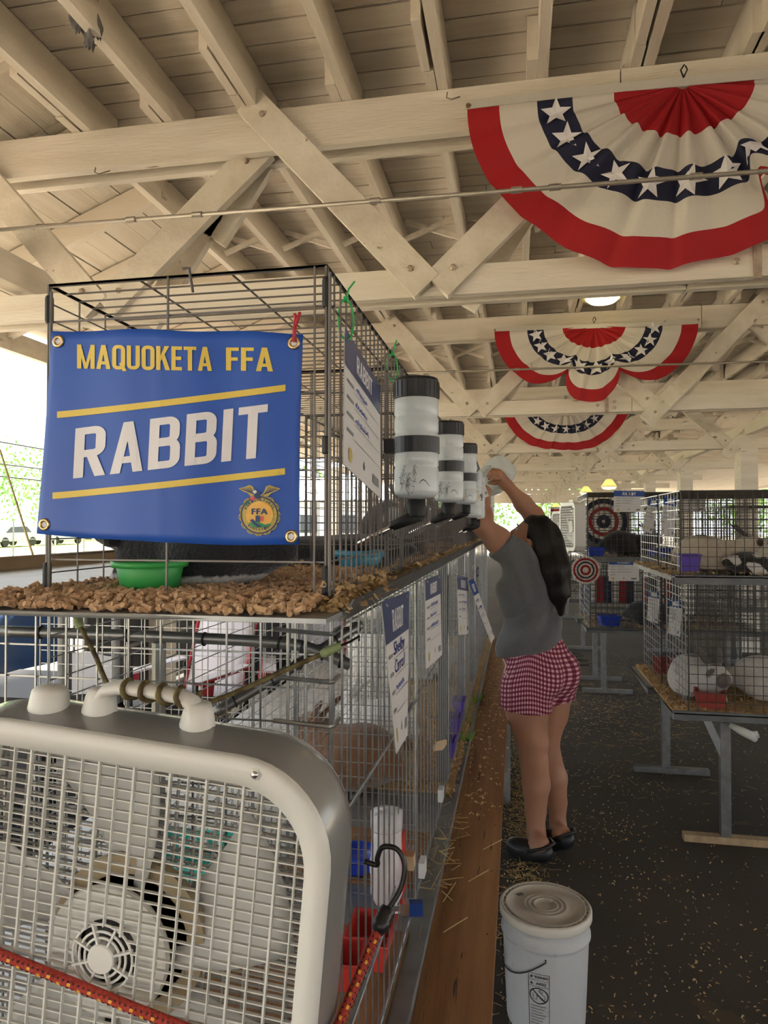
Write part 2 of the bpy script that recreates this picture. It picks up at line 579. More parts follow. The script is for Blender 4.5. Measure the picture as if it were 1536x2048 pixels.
def blob(prims, res, k=0.02, mod=None, fields=None):
    """smooth union of the primitives -> vertices, quads. prims may hold (prim, k) pairs"""
    prims = [q if isinstance(q[0], tuple) else (q, k) for q in prims]
    lo = np.min([prim_box(q)[0] for q, _ in prims], axis=0) - 3 * res - 0.01
    hi = np.max([prim_box(q)[1] for q, _ in prims], axis=0) + 3 * res + 0.01
    n = np.ceil((hi - lo) / res).astype(int) + 1
    ax = [lo[i] + res * np.arange(n[i]) for i in range(3)]
    d = np.full(n, 0.5, dtype=np.float64)
    for q, kk in prims:
        a, b = prim_box(q)
        i0 = np.maximum(((a - kk - 4 * res - lo) / res).astype(int), 0)
        i1 = np.minimum(((b + kk + 4 * res - lo) / res).astype(int) + 2, n)
        sl = tuple(slice(i0[i], i1[i]) for i in range(3))
        P = np.stack(np.meshgrid(*[ax[i][sl[i]] for i in range(3)], indexing='ij'), axis=-1)
        e = sdf_prim(q, P)
        o_ = d[sl]
        h = np.maximum(kk - np.abs(o_ - e), 0) / max(kk, 1e-6)
        d[sl] = np.minimum(o_, e) - h * h * kk * 0.25
    if mod is not None:
        P = np.stack(np.meshgrid(*ax, indexing='ij'), axis=-1)
        d = mod(P, d)
    return surface_nets(d, lo, res)


def surface_nets(d, lo, res):
    s = d < 0
    n = np.array(d.shape)
    c = [(i, j, k) for i in (0, 1) for j in (0, 1) for k in (0, 1)]
    sub = lambda a, o_: a[o_[0]:n[0] - 1 + o_[0], o_[1]:n[1] - 1 + o_[1], o_[2]:n[2] - 1 + o_[2]]
    tot = sum(sub(s, o_).astype(np.int8) for o_ in c)
    act = (tot > 0) & (tot < 8)
    idx = np.argwhere(act)
    num = np.full(n - 1, -1, dtype=np.int64)
    num[act] = np.arange(len(idx))
    val = {o_: sub(d, o_)[act] for o_ in c}
    acc = np.zeros((len(idx), 3))
    cnt = np.zeros(len(idx))
    for o_ in c:
        for a in range(3):
            if o_[a] == 0:
                o2 = list(o_); o2[a] = 1; o2 = tuple(o2)
                va, vb = val[o_], val[o2]
                m = (va < 0) != (vb < 0)
                t = np.where(m, va / np.where(m, va - vb, 1), 0)
                p = np.tile(np.array(o_, float), (len(idx), 1))
                p[:, a] += t
                acc += p * m[:, None]
                cnt += m
    v = lo + res * (idx + acc / cnt[:, None])
    F_ = []
    for a in range(3):
        b, e = (a + 1) % 3, (a + 2) % 3
        sl0 = [slice(1, -1)] * 3; sl0[a] = slice(0, -1)
        sl1 = [slice(1, -1)] * 3; sl1[a] = slice(1, None)
        s0, s1 = s[tuple(sl0)], s[tuple(sl1)]
        for flip in (False, True):
            m = (s0 & ~s1) if not flip else (~s0 & s1)
            q = np.argwhere(m)
            if not len(q):
                continue
            base = q.copy()
            base[:, b] += 1
            base[:, e] += 1
            def g(db, de):
                z = base.copy(); z[:, b] += db; z[:, e] += de
                return num[z[:, 0], z[:, 1], z[:, 2]]
            quad = np.stack([g(-1, -1), g(0, -1), g(0, 0), g(-1, 0)], axis=1)
            F_.append(quad[:, ::-1] if flip else quad)
    return v, np.concatenate(F_)


def vf_build(v, f, name, m, parent=None, **kw):
    b = MB()
    b.v = [v]
    b.n = len(v)
    b.f = [tuple(int(i) for i in q) for q in f]
    return b.build(name, m, parent, smooth=True, **kw)


# ---------------------------------------------------------------- lettering
_TXT = {}


def text2d(s, bold=0.0):
    """outline lettering as a flat triangulated mesh; x from 0 to 1 across, y 0 at the baseline, capitals 1 high"""
    key = (s, bold)
    if key in _TXT:
        return _TXT[key]
    cu = bpy.data.curves.new('lettering_source', 'FONT')
    cu.body = s
    cu.space_character = 1.0 + 2.2 * bold
    cu.resolution_u = 3
    o = bpy.data.objects.new('lettering_source', cu)
    COL.objects.link(o)
    dg = bpy.context.evaluated_depsgraph_get()
    me = bpy.data.meshes.new_from_object(o.evaluated_get(dg))
    bpy.data.objects.remove(o, do_unlink=True)
    bpy.data.curves.remove(cu)
    bm = bmesh.new()
    bm.from_mesh(me)
    bmesh.ops.triangulate(bm, faces=bm.faces)
    v = np.array([q.co[:2] for q in bm.verts])
    f = [tuple(q.index for q in t.verts) for t in bm.faces]
    bm.free()
    bpy.data.meshes.remove(me)
    if bold:      # heavier strokes: the outline repeated a little to each side
        k0 = len(v)
        v = np.concatenate([v + V(dx, dy) for dx, dy in ((-bold, 0), (bold, 0), (0, -bold * .5), (0, bold * .5))])
        f = [tuple(i + k0 * j for i in t) for j in range(4) for t in f]
    v[:, 0] -= v[:, 0].min()
    v[:, 0] /= max(v[:, 0].max(), 1e-6)
    cap_h = 0.69 + bold
    v[:, 1] = (v[:, 1] + bold * .5) / cap_h
    _TXT[key] = (v, f)
    return v, f


def put_text(mb, s, fn, bold=0.0, cuts=()):
    """fn(x, y) -> 3D with x 0..1, y 0..1"""
    v, f = text2d(s, bold)
    if cuts:
        bm = bmesh.new()
        vv = [bm.verts.new((a, b, 0)) for a, b in v]
        for t in f:
            try:
                bm.faces.new([vv[i] for i in t])
            except ValueError:
                pass
        for c in cuts:
            bmesh.ops.bisect_plane(bm, geom=bm.verts[:] + bm.edges[:] + bm.faces[:], plane_co=(c, 0, 0), plane_no=(1, 0, 0))
        bm.verts.index_update()
        v = [(q.co.x, q.co.y) for q in bm.verts]
        f = [tuple(q.index for q in t.verts) for t in bm.faces]
        bm.free()
    mb.add([fn(a, b) for a, b in v], f)


def ribbon(mb, pts2, wd, fn):
    """flat pen stroke along 2D points"""
    p = [np.asarray(q, float) for q in pts2]
    L, Rr = [], []
    for i in range(len(p)):
        d = nrm(p[min(i + 1, len(p) - 1)] - p[max(i - 1, 0)])
        nn = V(-d[1], d[0]) * wd / 2
        L.append(fn(*(p[i] + nn)))
        Rr.append(fn(*(p[i] - nn)))
    n = len(p)
    mb.add(L + Rr, [(i, i + 1, n + i + 1, n + i) for i in range(n - 1)])


def scribble(mb, x0, x1, y, h, wd, fn, rnd, n=None):
    """a line of illegible handwriting"""
    n = n or int((x1 - x0) / h * 5)
    pts = []
    for i in range(n + 1):
        t = i / n
        pts.append((x0 + (x1 - x0) * t + rnd.uniform(-.25, .25) * h, y + h * (0.5 * math.sin(i * 2.1) * rnd.uniform(.3, 1) + rnd.uniform(-.15, .15))))
    ribbon(mb, pts, wd, fn)


# heavy condensed capitals for banners and cards: each letter a few solid strokes in a 0.52 x 1 cell
def _ringpoly(x0, y0, x1, y1, rl, rr, tx, ty, n=7):
    """rounded ring: outer box with corner radius rl (left side) and rr (right side); tx, ty wall thickness"""
    def loop(a, b, c, d, ql, qr):
        pts = []
        for cx, cy, q, a0 in ((c - qr, d - qr, qr, 0), (a + ql, d - ql, ql, 90), (a + ql, b + ql, ql, 180), (c - qr, b + qr, qr, 270)):
            for k in range(n + 1):
                t = math.radians(a0 + 90 * k / n)
                pts.append((cx + q * math.cos(t), cy + q * math.sin(t)))
        return pts
    o = loop(x0, y0, x1, y1, rl, rr)
    i = loop(x0 + tx, y0 + ty, x1 - tx, y1 - ty, max(rl - tx, .001), max(rr - tx, .001))
    m = len(o)
    return o + i, [(k, (k + 1) % m, m + (k + 1) % m, m + k) for k in range(m)]


def _rect(a, b, c, d):
    return [(a, b), (c, b), (c, d), (a, d)], [(0, 1, 2, 3)]


def _poly(*p):
    return list(p), [tuple(range(len(p)))]


def glyph(ch):
    s, W, b = .17, .52, .145
    st = _rect(0, 0, s, 1)
    if ch == 'I':
        return s, [st]
    if ch == 'T':
        return .50, [_rect(0, 1 - b, .50, 1), _rect(.25 - s / 2, 0, .25 + s / 2, 1 - b)]
    if ch in 'EF':
        return .42, [st, _rect(s, 1 - b, .42, 1), _rect(s, .43, .39, .43 + b)] + ([_rect(s, 0, .42, b)] if ch == 'E' else [])
    if ch == 'A':
        return .56, [_poly((0, 0), (s, 0), (.345, 1), (.195, 1)), _poly((.56 - s, 0), (.56, 0), (.365, 1), (.215, 1)), _rect(.14, .19, .42, .19 + b * .9)]
    if ch == 'M':
        return .70, [st, _rect(.70 - s, 0, .70, 1), _poly((s * .9, 1), (s * .2, 1), (.29, 0), (.41, 0)), _poly((.70 - s * .2, 1), (.70 - s * .9, 1), (.29, 0), (.41, 0))]
    if ch == 'K':
        return .54, [st, _poly((s, .36), (s, .60), (.33, 1), (.52, 1)), _poly((.36, 0), (.55, 0), (.33, .66), (.22, .50))]
    if ch == 'U':
        v, f = _ringpoly(0, 0, W, 1.4, .22, .22, s, b)
        return W, [_rect(0, .3, s, 1), _rect(W - s, .3, W, 1), _cut(v, f, .31)]
    if ch in 'OQ':
        return W, [_ringpoly(0, -.01, W, 1.01, .22, .22, s, b)] + ([_poly((.28, .24), (.38, .30), (.58, -.06), (.42, -.08))] if ch == 'Q' else [])
    if ch == 'R':
        return .54, [st, _ringpoly(0, .40, .53, 1, .02, .2, s, b), _poly((.20, .46), (.36, .50), (.55, 0), (.365, 0))]
    if ch == 'B':
        return .54, [st, _ringpoly(0, .455, .52, 1, .02, .2, s, b), _ringpoly(0, 0, .54, .58, .02, .2, s, b)]
    return .3, []


def _cut(v, f, ymax):
    v = [(x, min(y, ymax)) for x, y in v]
    return v, f


def put_caps(mb, s, fn, gap=.07, cuts=()):
    """heavy capitals across fn(x 0..1, y 0..1)"""
    adv, items = 0.0, []
    for ch in s:
        wd, g = glyph(ch)
        items += [([(x + adv, y) for x, y in v], f) for v, f in g]
        adv += wd + gap
    tot = adv - gap
    bm = bmesh.new()
    for v, f in items:
        vv = [bm.verts.new((x / tot, y, 0)) for x, y in v]
        for q in f:
            try:
                bm.faces.new([vv[i] for i in q])
            except ValueError:
                pass
    for c in cuts:
        bmesh.ops.bisect_plane(bm, geom=bm.verts[:] + bm.edges[:] + bm.faces[:], plane_co=(c, 0, 0), plane_no=(1, 0, 0))
    bm.verts.index_update()
    mb.add([fn(q.co.x, q.co.y) for q in bm.verts], [tuple(q.index for q in t.verts) for t in bm.faces])
    bm.free()

# ================================================================ the setting
YT = [2.9 + 3.3 * k for k in range(-2, 10)]
XL, XR = -3.5, 3.92            # ends of the trusses; posts stand at -3.4 and 2.85
ZT0, ZT1, ZB0, ZB1 = 3.238, 3.421, 2.554, 2.676

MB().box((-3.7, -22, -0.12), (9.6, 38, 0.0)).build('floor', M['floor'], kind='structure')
MB().box((-18, -60, -0.30), (-3.7, 110, -0.06)).add([(9.6, -60, -0.06), (40, -60, -0.06), (40, 110, -0.06), (9.6, 110, -0.06)], [(0, 1, 2, 3)]).add(
    [(-3.7, 38, -0.06), (9.6, 38, -0.06), (9.6, 110, -0.06), (-3.7, 110, -0.06)], [(0, 1, 2, 3)]).add(
    [(-3.7, -60, -0.06), (9.6, -60, -0.06), (9.6, -22, -0.06), (-3.7, -22, -0.06)], [(0, 1, 2, 3)]).build('yard_ground', M['yard'], kind='structure')
MB().box((-24, -60, -0.30), (-18, 160, -0.05)).build('lawn_strip', M['grass'], kind='structure')
MB().box((-30, -60, -0.30), (-24, 160, -0.06)).build('road', M['road'], kind='structure')
MB().box((-140, -60, -0.32), (-30, 200, -0.04)).build('lawn_field', M['grass'], kind='structure')

# roof of the nave: sheathing boards across, rafters along the aisle
ceil = thing('ceiling', 'white painted board roof over the barn nave', 'ceiling', (0.6, 10, 3.6), kind='structure')
bme = None
BW = 0.127
ZR = 3.60
y = 1.6
while y < 14.0:
    sp = R.uniform(-0.6, 1.8)
    for a, b in ((-2.05, sp - .002), (sp + .002, 3.35)):
        lift = R.uniform(0, 0.006)
        o = MB().box((a, y + 0.003 + R.uniform(0, .003), ZR + lift), (b, y + BW - 0.003, ZR + 0.022 + lift)).build('roof_board', M['board'], ceil)
    y += BW
MB().box((-2.05, -22, ZR), (3.35, 1.6, ZR + 0.02)).box((-2.05, y, ZR), (3.35, 38, ZR + 0.02)).build('roof_sheathing', M['board'], ceil)
MB().box((-2.05, -22, ZR + .030), (3.35, 38, ZR + 0.04)).build('roof_felt', M['dark'], ceil)
RAF = [-1.978 + 0.412 * k for k in range(13)]
for bi in range(len(YT) - 1):
    y0, y1 = YT[bi] - 0.12, YT[bi + 1] + 0.22
    if y1 < 0:
        continue
    off = 0.022 if bi % 2 else -0.022
    for x in RAF:
        x2 = x + off + R.uniform(-.012, .012)
        MB().box((x2 - .021, y0, ZT1 + 0.002), (x2 + .021, y1, ZR - .002)).build('rafter', M['rafter'], ceil)
    # short sister blocks nailed beside the rafters where they lap over the truss
    if bi < 7:
        for x in RAF[::2]:
            x2 = x + off * 1.25
            MB().box((x2 - .018, YT[bi] - .42, ZT1 + 0.002), (x2 + .018, YT[bi] - .13, ZT1 + .14)).build('sister_block', M['rafter'], ceil)
    # crossed bridging sticks half way along each bay
    ym = (YT[bi] + YT[bi + 1]) / 2 - .1
    if 2 < ym < 18:
        for xa, xb in zip(RAF[:-1], RAF[1:]):
            MB().beam((xa + .03, ym, ZT1 + .02), (xb - .03, ym, ZR - .03), .03, .02, V(0, 1, 0)).build('bridging', M['rafter'], ceil)
            MB().beam((xa + .03, ym + .03, ZR - .03), (xb - .03, ym + .03, ZT1 + .02), .03, .02, V(0, 1, 0)).build('bridging', M['rafter'], ceil)

# lean-to roofs along both sides: boards along the aisle, rafters falling outwards
for side, xa, xb, za, zb in (('west', -2.0, -3.55, 3.62, 3.02), ('east', 3.3, 9.3, 3.62, 2.95)):
    lt = thing('ceiling_' + side, 'sloping board roof of the open %s side of the barn' % side, 'ceiling', ((xa + xb) / 2, 10, 3.3), kind='structure')
    nb = 12
    d = nrm(V(xb - xa, 0, zb - za))
    L = math.hypot(xb - xa, zb - za)
    up = V(0, 1, 0)
    for k in range(nb):
        for ya, yb in ((-22, 3.0), (3.0, 8.3), (8.3, 38)):
            c0 = V(xa, 0, za) + d * (L * (k + .5) / nb)
            MB().obox(c0 + V(0, (ya + yb) / 2, R.uniform(0, .006)), d, V(0, 1, 0), np.cross(d, V(0, 1, 0)), (L / nb / 2 - .003, (yb - ya) / 2 - .003, .011)).build('roof_board', M['rafter'], lt)
    MB().obox(V((xa + xb) / 2, 8, (za + zb) / 2 + .03), d, V(0, 1, 0), np.cross(d, V(0, 1, 0)), (L / 2, 30, .006)).build('roof_sheathing', M['board'], lt)
    yy = -1.2
    while yy < 20:
        a = V(xa, yy, za - .09)
        MB().beam(a, a + d * (L - .02), .045, .13, V(0, 0, 1)).build('rafter', M['board'], lt)
        yy += 0.61
    MB().beam((xb * .985, -22, zb - .14), (xb * .985, 38, zb - .14), .05, .14).build('fascia_board', M['beam'], lt)

# eave plates carried by the posts
for k, x in enumerate((-2.35, 2.85)):
    MB().box((x - .05, -22, ZB1 + .04), (x + .05, 38, ZB1 + .18)).build('trim_%d' % (k + 1), M['rafter'], kind='structure')

# ---- trusses
XT = [-2.61 + 1.51 * k for k in range(5)]
XBN = [-1.857 + 1.51 * k for k in range(4)]


def truss(yc, label):
    t = thing('roof_truss', label, 'truss', (0.64, yc, 0), kind=None)
    for z0, z1, nm in ((ZT0, ZT1, 'top_chord'), (ZB0, ZB1, 'bottom_chord')):
        for dy in (0.0, 0.11):
            spl = R.uniform(.5, 1.4) if nm == 'bottom_chord' else R.uniform(-.4, 2)
            for a, b in ((XL, spl - .002), (spl + .002, XR)):
                ch = MB().box((a, yc + dy, z0), (b, yc + dy + .042, z1)).build(nm, M['beam'], t)
                if dy == 0 and a == XL:
                    ch0 = ch
            if nm == 'bottom_chord' and dy == 0:
                for q in (-.28, -.14, .1, .24):
                    for zz in ((z0 + .035, z1 - .035) if abs(q) < .2 else ((z0 + z1) / 2,)):
                        MB().lathe([(.014, 0), (.014, .010), (.008, .014)], (spl + q, yc, zz), (0, -1, 0), 6).build('bolt', M['bolt'], ch0)
                MB().box((spl - .22, yc - .008, z0 - .01), (spl - .19, yc, z1 + .004)).build('strap_plate', M['bolt'], ch0)
    for i, xb in enumerate(XBN):
        # falling and rising braces; those facing outwards lie on the front of the chords
        out_l = xb < 0.6
        a, b = V(XT[i] - .05, yc - .024, ZT1 + .03), V(xb - .02, yc - .024, ZB0 + .03)
        c, e = V(xb + .02, yc - .022, ZB0 + .03), V(XT[i + 1] - .02, yc + .075, ZT0 + .06)
        if not out_l:
            a, b = V(XT[i], yc + .075, ZT0 + .06), V(xb - .02, yc - .020, ZB0 + .03)
            c, e = V(xb - .10, yc - .024, ZB0 - .09), V(XT[i + 1] + .12, yc - .024, ZT1 + .06)
        for q in ((b, a), (c, e)):
            bo = MB().beam(q[0], q[1], .135, .042, V(0, 1, 0)).build('brace', M['brace'], t)
            d = nrm(q[1] - q[0])
            MB().lathe([(.013, 0), (.013, .009), (.007, .013)], q[0] + d * .10 + V(0, -.022, 0), (0, -1, 0), 6).build('bolt', M['bolt'], bo)
            MB().lathe([(.013, 0), (.013, .009), (.007, .013)], q[1] - d * .10 + V(0, -.022, 0), (0, -1, 0), 6).build('bolt', M['bolt'], bo)
        # the brace of the rear plank, its head showing above the chord
        MB().beam(V(XT[i + 1] - .30, yc + .165, ZT0 - .3), V(XT[i + 1] + .10, yc + .165, ZT1 + .09), .13, .04, V(0, 1, 0)).build('brace', M['brace'], t)
        MB().beam(V(xb + .12, yc + .165, ZB0 - .0), V(XT[i + 1] - .10, yc + .165, ZT1 - .05), .12, .04, V(0, 1, 0)).build('brace', M['brace'], t)
    for x in (-3.4, 2.85):
        MB().box((x - .10, yc - .06, 0), (x + .10, yc + .2, ZB0 - .001)).build('post', M['beam'], t)
    return t


ordn = ['first', 'second', 'third', 'fourth', 'fifth', 'sixth', 'seventh', 'eighth', 'ninth', 'tenth']
t0 = None
for k, yc in enumerate(YT):
    if yc < 2:
        lab = 'white timber roof truss overhead of the photographer' if k else 'white timber roof truss behind the photographer'
    else:
        n = k - 2
        extra = ['carrying the largest bunting', 'carrying the bunting with scalloped hem', 'carrying the smallest bunting'][n] if n < 3 else 'down the barn behind the buntings'
        lab = '%s white timber roof truss %s' % (ordn[n], extra)
    if k < 5:
        t0 = truss(yc, lab)
    else:
        c = copy_tree(t0)
        c.location.y = yc
        c['label'] = lab

# conduits hung across the barn below the trusses
for k, (yy, za, zb, lab) in enumerate(((2.60, 2.853, 2.820, 'thin steel conduit strung in front of the largest bunting'), (5.88, 2.895, 2.875, 'thin steel conduit strung in front of the scalloped bunting'))):
    c = thing('conduit_pipe', lab, 'pipe', (0.6, yy, za))
    MB().tube([(-2.6, yy, za + .004), (0.62, yy, zb), (3.9, yy, zb - .03)], .0085, 8).build('pipe', M['conduit'], c, smooth=True)
    for x in (-1.55, -1.26, -.53, .0, .14, .62):
        zz = za + (zb - za) * (x + 2.24) / 2.98
        MB().lathe([(.012, -.02), (.012, .02)], (x, yy, zz), (1, 0, 0), 10).build('coupling', M['conduit'], c)
    for x in (-2.0, .12, 2.0):
        zz = za + (zb - za) * (x + 2.24) / 2.98
        MB().tube([(x, yy, zz - .012), (x, yy + .02, zz + .02), (x, yy + .2, zz + .1)], .003, 6).build('hanger_clip', M['conduit'], c)
# hooks on the near truss
for (x, y_, Y, lab) in ((903, 196, 2.87, 'small bent iron hook on the beam beside the bunting'), (200, 345, 2.87, 'small iron hook under the beam above the blue banner')):
    p = at(x, y_, Y=Y)
    MB().tube([p + V(.03, .03, .02), p + V(.028, 0, .0), p + V(.0, -.01, -.012), p + V(-.02, -.01, -.002), p + V(-.016, -.01, .02)], .0028, 6).build('iron_hook', M['steelrod'], label=lab, cat='hook')

# torn grey insulation hanging by the roof
p0 = at(165, 40, Y=2.3)
tr = thing('torn_insulation', 'torn grey scrap of insulation dangling from the roof', 'scrap', p0)
for k in range(4):
    a = p0 + V(-.03 + .022 * k, R.uniform(-.02, .02), .09)
    MB().sheet(lambda u, v, t, a=a, k=k: a + V(.028 * (u - .5) + .01 * math.sin(7 * v + k), t + .02 * v + .012 * math.sin(9 * v + 3 * u + k), -(.13 + .03 * (k % 3)) * v + .012 * math.sin(20 * u) * (v > .8)), 6, 8, .004).build('fibre_strip', M['sack' if k % 2 else 'greyink'], tr, smooth=True)

# high-bay lamps
for k, (x, y_, Y, s, lab) in enumerate(((1205, 590, 5.7, 1.0, 'round warm ceiling lamp above the second truss'), (1218, 972, 13.5, 1.0, 'lit bell lamp hanging above the far RABBIT sign'),
                                         (1172, 984, 16.5, 1.0, 'lit bell lamp hanging beside the far box fan'), (1112, 1014, 24, 1.0, 'small lit lamp far down the barn above the dark hair'))):
    p = at(x, y_, Y=Y)
    l = thing('ceiling_lamp', lab, 'lamp', p)
    MB().lathe([(.03, .13), (.06, .12), (.11, .04), (.16, -.02), (.158, -.025), (.10, .03), (.02, .1)], p, (0, 0, 1), 20).build('shade', M['lampshade'], l, smooth=True)
    MB().lathe([(.12, -.01), (.13, -.03), (.10, -.055), (.03, -.065)], p, (0, 0, 1), 18).build('bulb', M['lampglow'], l, smooth=True)
    MB().rod(p + V(0, 0, .12), (p[0], p[1], ZR), .006, 6).build('stem', M['conduit'], l)


# ---- bunting
def star(n=5, r1=1.0, r2=.42):
    return [((r1 if k % 2 == 0 else r2) * math.sin(math.pi * k / n), (r1 if k % 2 == 0 else r2) * math.cos(math.pi * k / n)) for k in range(2 * n)]


def bunting(c, a, b, notch, label, seed):
    c = np.asarray(c, float)
    t = thing('bunting', label, 'bunting', c, 'patriotic buntings on the trusses')
    rn = random.Random(seed)
    ph = [rn.uniform(0, 6) for _ in range(4)]

    def S(th, r, off=0.0):
        # th 0 (left) .. pi (right); pleats fan out from the top centre
        Rm = 1.0
        for tn, dep, wd in notch:
            Rm -= dep * math.exp(-((th - tn) / wd) ** 2)
        sq = 1.0
        rr = r * (1 - (1 - Rm) * max(0, (r - .25) / .75))
        mid = max(0.0, math.sin(th)) ** 1.3
        pl = math.sin(24 * th + ph[0]) + .4 * math.sin(41 * th + ph[1])
        amp = (.016 * math.sin(math.pi * min(1, rr * 1.2)) + .010 * rr) * (.35 + .65 * mid)
        th2 = th + .020 * math.sin(24 * th + ph[2]) * mid
        x = -math.cos(th2) * a * rr * sq
        z = -math.sin(th2) * b * rr * (1 + .03 * math.sin(5 * th + ph[3]) * rr)
        yy = -amp * pl - .05 * math.sin(math.pi * r) * math.sin(th) - off
        z -= .005 * math.cos(24 * th + ph[0]) * rr * mid
        return c + V(x, yy, z)

    bands = ((.03, .31, 'red'), (.31, .50, 'white'), (.50, .665, 'navy'), (.665, .845, 'white'), (.845, 1.0, 'red'))
    for r0, r1, mm in bands:
        MB().grid(lambda u, v: S(math.pi * u, r0 + (r1 - r0) * v), 150, 6).build({'red': 'red_band', 'white': 'white_band', 'navy': 'navy_band'}[mm], M[mm], t, smooth=True)
    ns = 11
    for k in range(ns):
        th = math.pi * (k + .55) / ns
        rc, sz = .583, .062
        pts = star()
        P = [(0, 0)] + pts
        n = len(pts)
        mb = MB()
        al = rn.uniform(-.3, .3)
        vs = []
        for x, z in P:
            x2, z2 = x * math.cos(al) - z * math.sin(al), x * math.sin(al) + z * math.cos(al)
            # local plane to polar
            px_ = -math.cos(th) * rc * a + x2 * sz
            pz_ = -math.sin(th) * rc * b + z2 * sz
            th_ = math.atan2(-pz_ / b, -px_ / a)
            r_ = math.hypot(px_ / a, pz_ / b)
            vs.append(S(th_, r_, .010))
        mb.add(vs, [(0, 1 + i, 1 + (i + 1) % n) for i in range(n)])
        mb.build('star', M['printwhite'], t)
    MB().sheet(lambda u, v, q: c + V(-a * 1.01 + 2.02 * a * u, -.004 - q, .018 - .036 * v + .012 * math.sin(3.1 * u + seed)), 20, 1, .004).build('header_tape', M['white'], t)
    for x in (-a * .995, a * .995):
        MB().lathe([(.007, 0), (.010, .002), (.010, .006), (.005, .006)], c + V(x, -.007, .004), (0, -1, 0), 10).build('grommet', M['brass'], t)
    MB().tube([c + V(0, -.01, .02), c + V(-.01, -.01, .05), c + V(.005, 0, .075)], .003, 5).tube([c + V(0, -.01, .02), c + V(.014, -.01, .05), c + V(.01, 0, .07)], .003, 5).build('tie_string', M['dark'], t)
    return t


bunting((.63, 2.83, 3.29), .825, .70, ((2.13, .36, .10),), 'largest red white and navy star bunting with one folded pleat', 1)
bunting((.635, 6.08, 3.265), .825, .62, ((1.15, .30, .13), (1.95, .30, .15)), 'star bunting with scalloped three swag hem on the second truss', 2)
bunting((.62, 9.45, 3.215), .825, .66, (), 'smallest star bunting partly hidden behind the second truss', 3)

# ================================================================ left row of cages along the aisle
XF = -0.25                       # aisle face of the row
ZU = 1.505                       # floor of the upper tier
ZL = 0.66                        # top of the plank shelf
NEAR = 0.90
CL = 0.63                        # length of one cage along the aisle


def panel(mb, p00, p10, p01, p11, nu, nv, r, ru=None, frame_r=None, over=0.0):
    """a welded wire panel between four corners: nu wires up, nv wires across"""
    p00, p10, p01, p11 = [np.asarray(q, float) for q in (p00, p10, p01, p11)]
    B = lambda u, v: (1 - u) * (1 - v) * p00 + u * (1 - v) * p10 + (1 - u) * v * p01 + u * v * p11
    us = nu if hasattr(nu, '__len__') else [(k) / nu for k in range(nu + 1)]
    vs = nv if hasattr(nv, '__len__') else [(k) / nv for k in range(nv + 1)]
    nn = nrm(np.cross(p10 - p00, p01 - p00)) * r
    for u in us:
        mb.rod(B(u, -over) + nn, B(u, 1 + over) + nn, ru or r)
    for v in vs:
        mb.rod(B(-over, v) - nn, B(1 + over, v) - nn, r)
    if frame_r:
        for a, b in ((p00, p10), (p01, p11), (p00, p01), (p10, p11)):
            mb.rod(a, b, frame_r, 6)
    return mb


def cage(label, group, lo, hi, wire, rw, step=.026, vs=.055, front='mesh', sides=('L', 'R', 'F', 'B', 'T'), fine=1.0, fr=None):
    """box cage; X right, Y away; the parts are its wire panels and corner clips"""
    (x0, y0, z0), (x1, y1, z1) = lo, hi
    t = thing('wire_cage', label, 'cage', ((x0 + x1) / 2, (y0 + y1) / 2, z0), group)
    fr = fr or rw * 1.5
    nx, ny, nz = max(2, round((x1 - x0) / (step * fine))), max(2, round((y1 - y0) / (step * fine))), max(2, round((z1 - z0) / (vs * fine)))
    if 'F' in sides:
        if front == 'open':
            panel(MB(), (x0, y0, z0), (x1, y0, z0), (x0, y0, z1), (x1, y0, z1), [0, .45, .962, 1], [0, .1, .38, .62, .88, 1], rw, frame_r=fr).build('front_panel', wire, t)
        elif front == 'coarse':
            panel(MB(), (x0, y0, z0), (x1, y0, z0), (x0, y0, z1), (x1, y0, z1), round((x1 - x0) / .05), round((z1 - z0) / .05), rw, frame_r=fr).build('front_panel', wire, t)
        else:
            panel(MB(), (x0, y0, z0), (x1, y0, z0), (x0, y0, z1), (x1, y0, z1), nx, nz, rw, frame_r=fr).build('front_panel', wire, t)
    if 'B' in sides:
        panel(MB(), (x0, y1, z0), (x1, y1, z0), (x0, y1, z1), (x1, y1, z1), nx, nz, rw * .8, frame_r=fr).build('rear_panel', wire, t)
    if 'R' in sides:
        panel(MB(), (x1, y0, z0), (x1, y1, z0), (x1, y0, z1), (x1, y1, z1), ny, [0, .1, .5, .9, 1] if front != 'mesh' else nz, rw, frame_r=fr).build('side_panel', wire, t)
    if 'L' in sides:
        panel(MB(), (x0, y0, z0), (x0, y1, z0), (x0, y0, z1), (x0, y1, z1), ny // 2, nz * 2, rw * .8, frame_r=fr).build('side_panel', wire, t)
    if 'T' in sides:
        panel(MB(), (x0, y0, z1), (x1, y0, z1), (x0, y1, z1), (x1, y1, z1), max(3, nx // 5), ny // 1, rw * .9, frame_r=fr).build('top_panel', wire, t)
    return t


def clip(t, p, h=.02, r=.006):
    MB().lathe([(r * .8, -h), (r, -h * .8), (r, h * .8), (r * .8, h)], p, (0, 0, 1), 8).build('corner_clip', M['dark'], t)


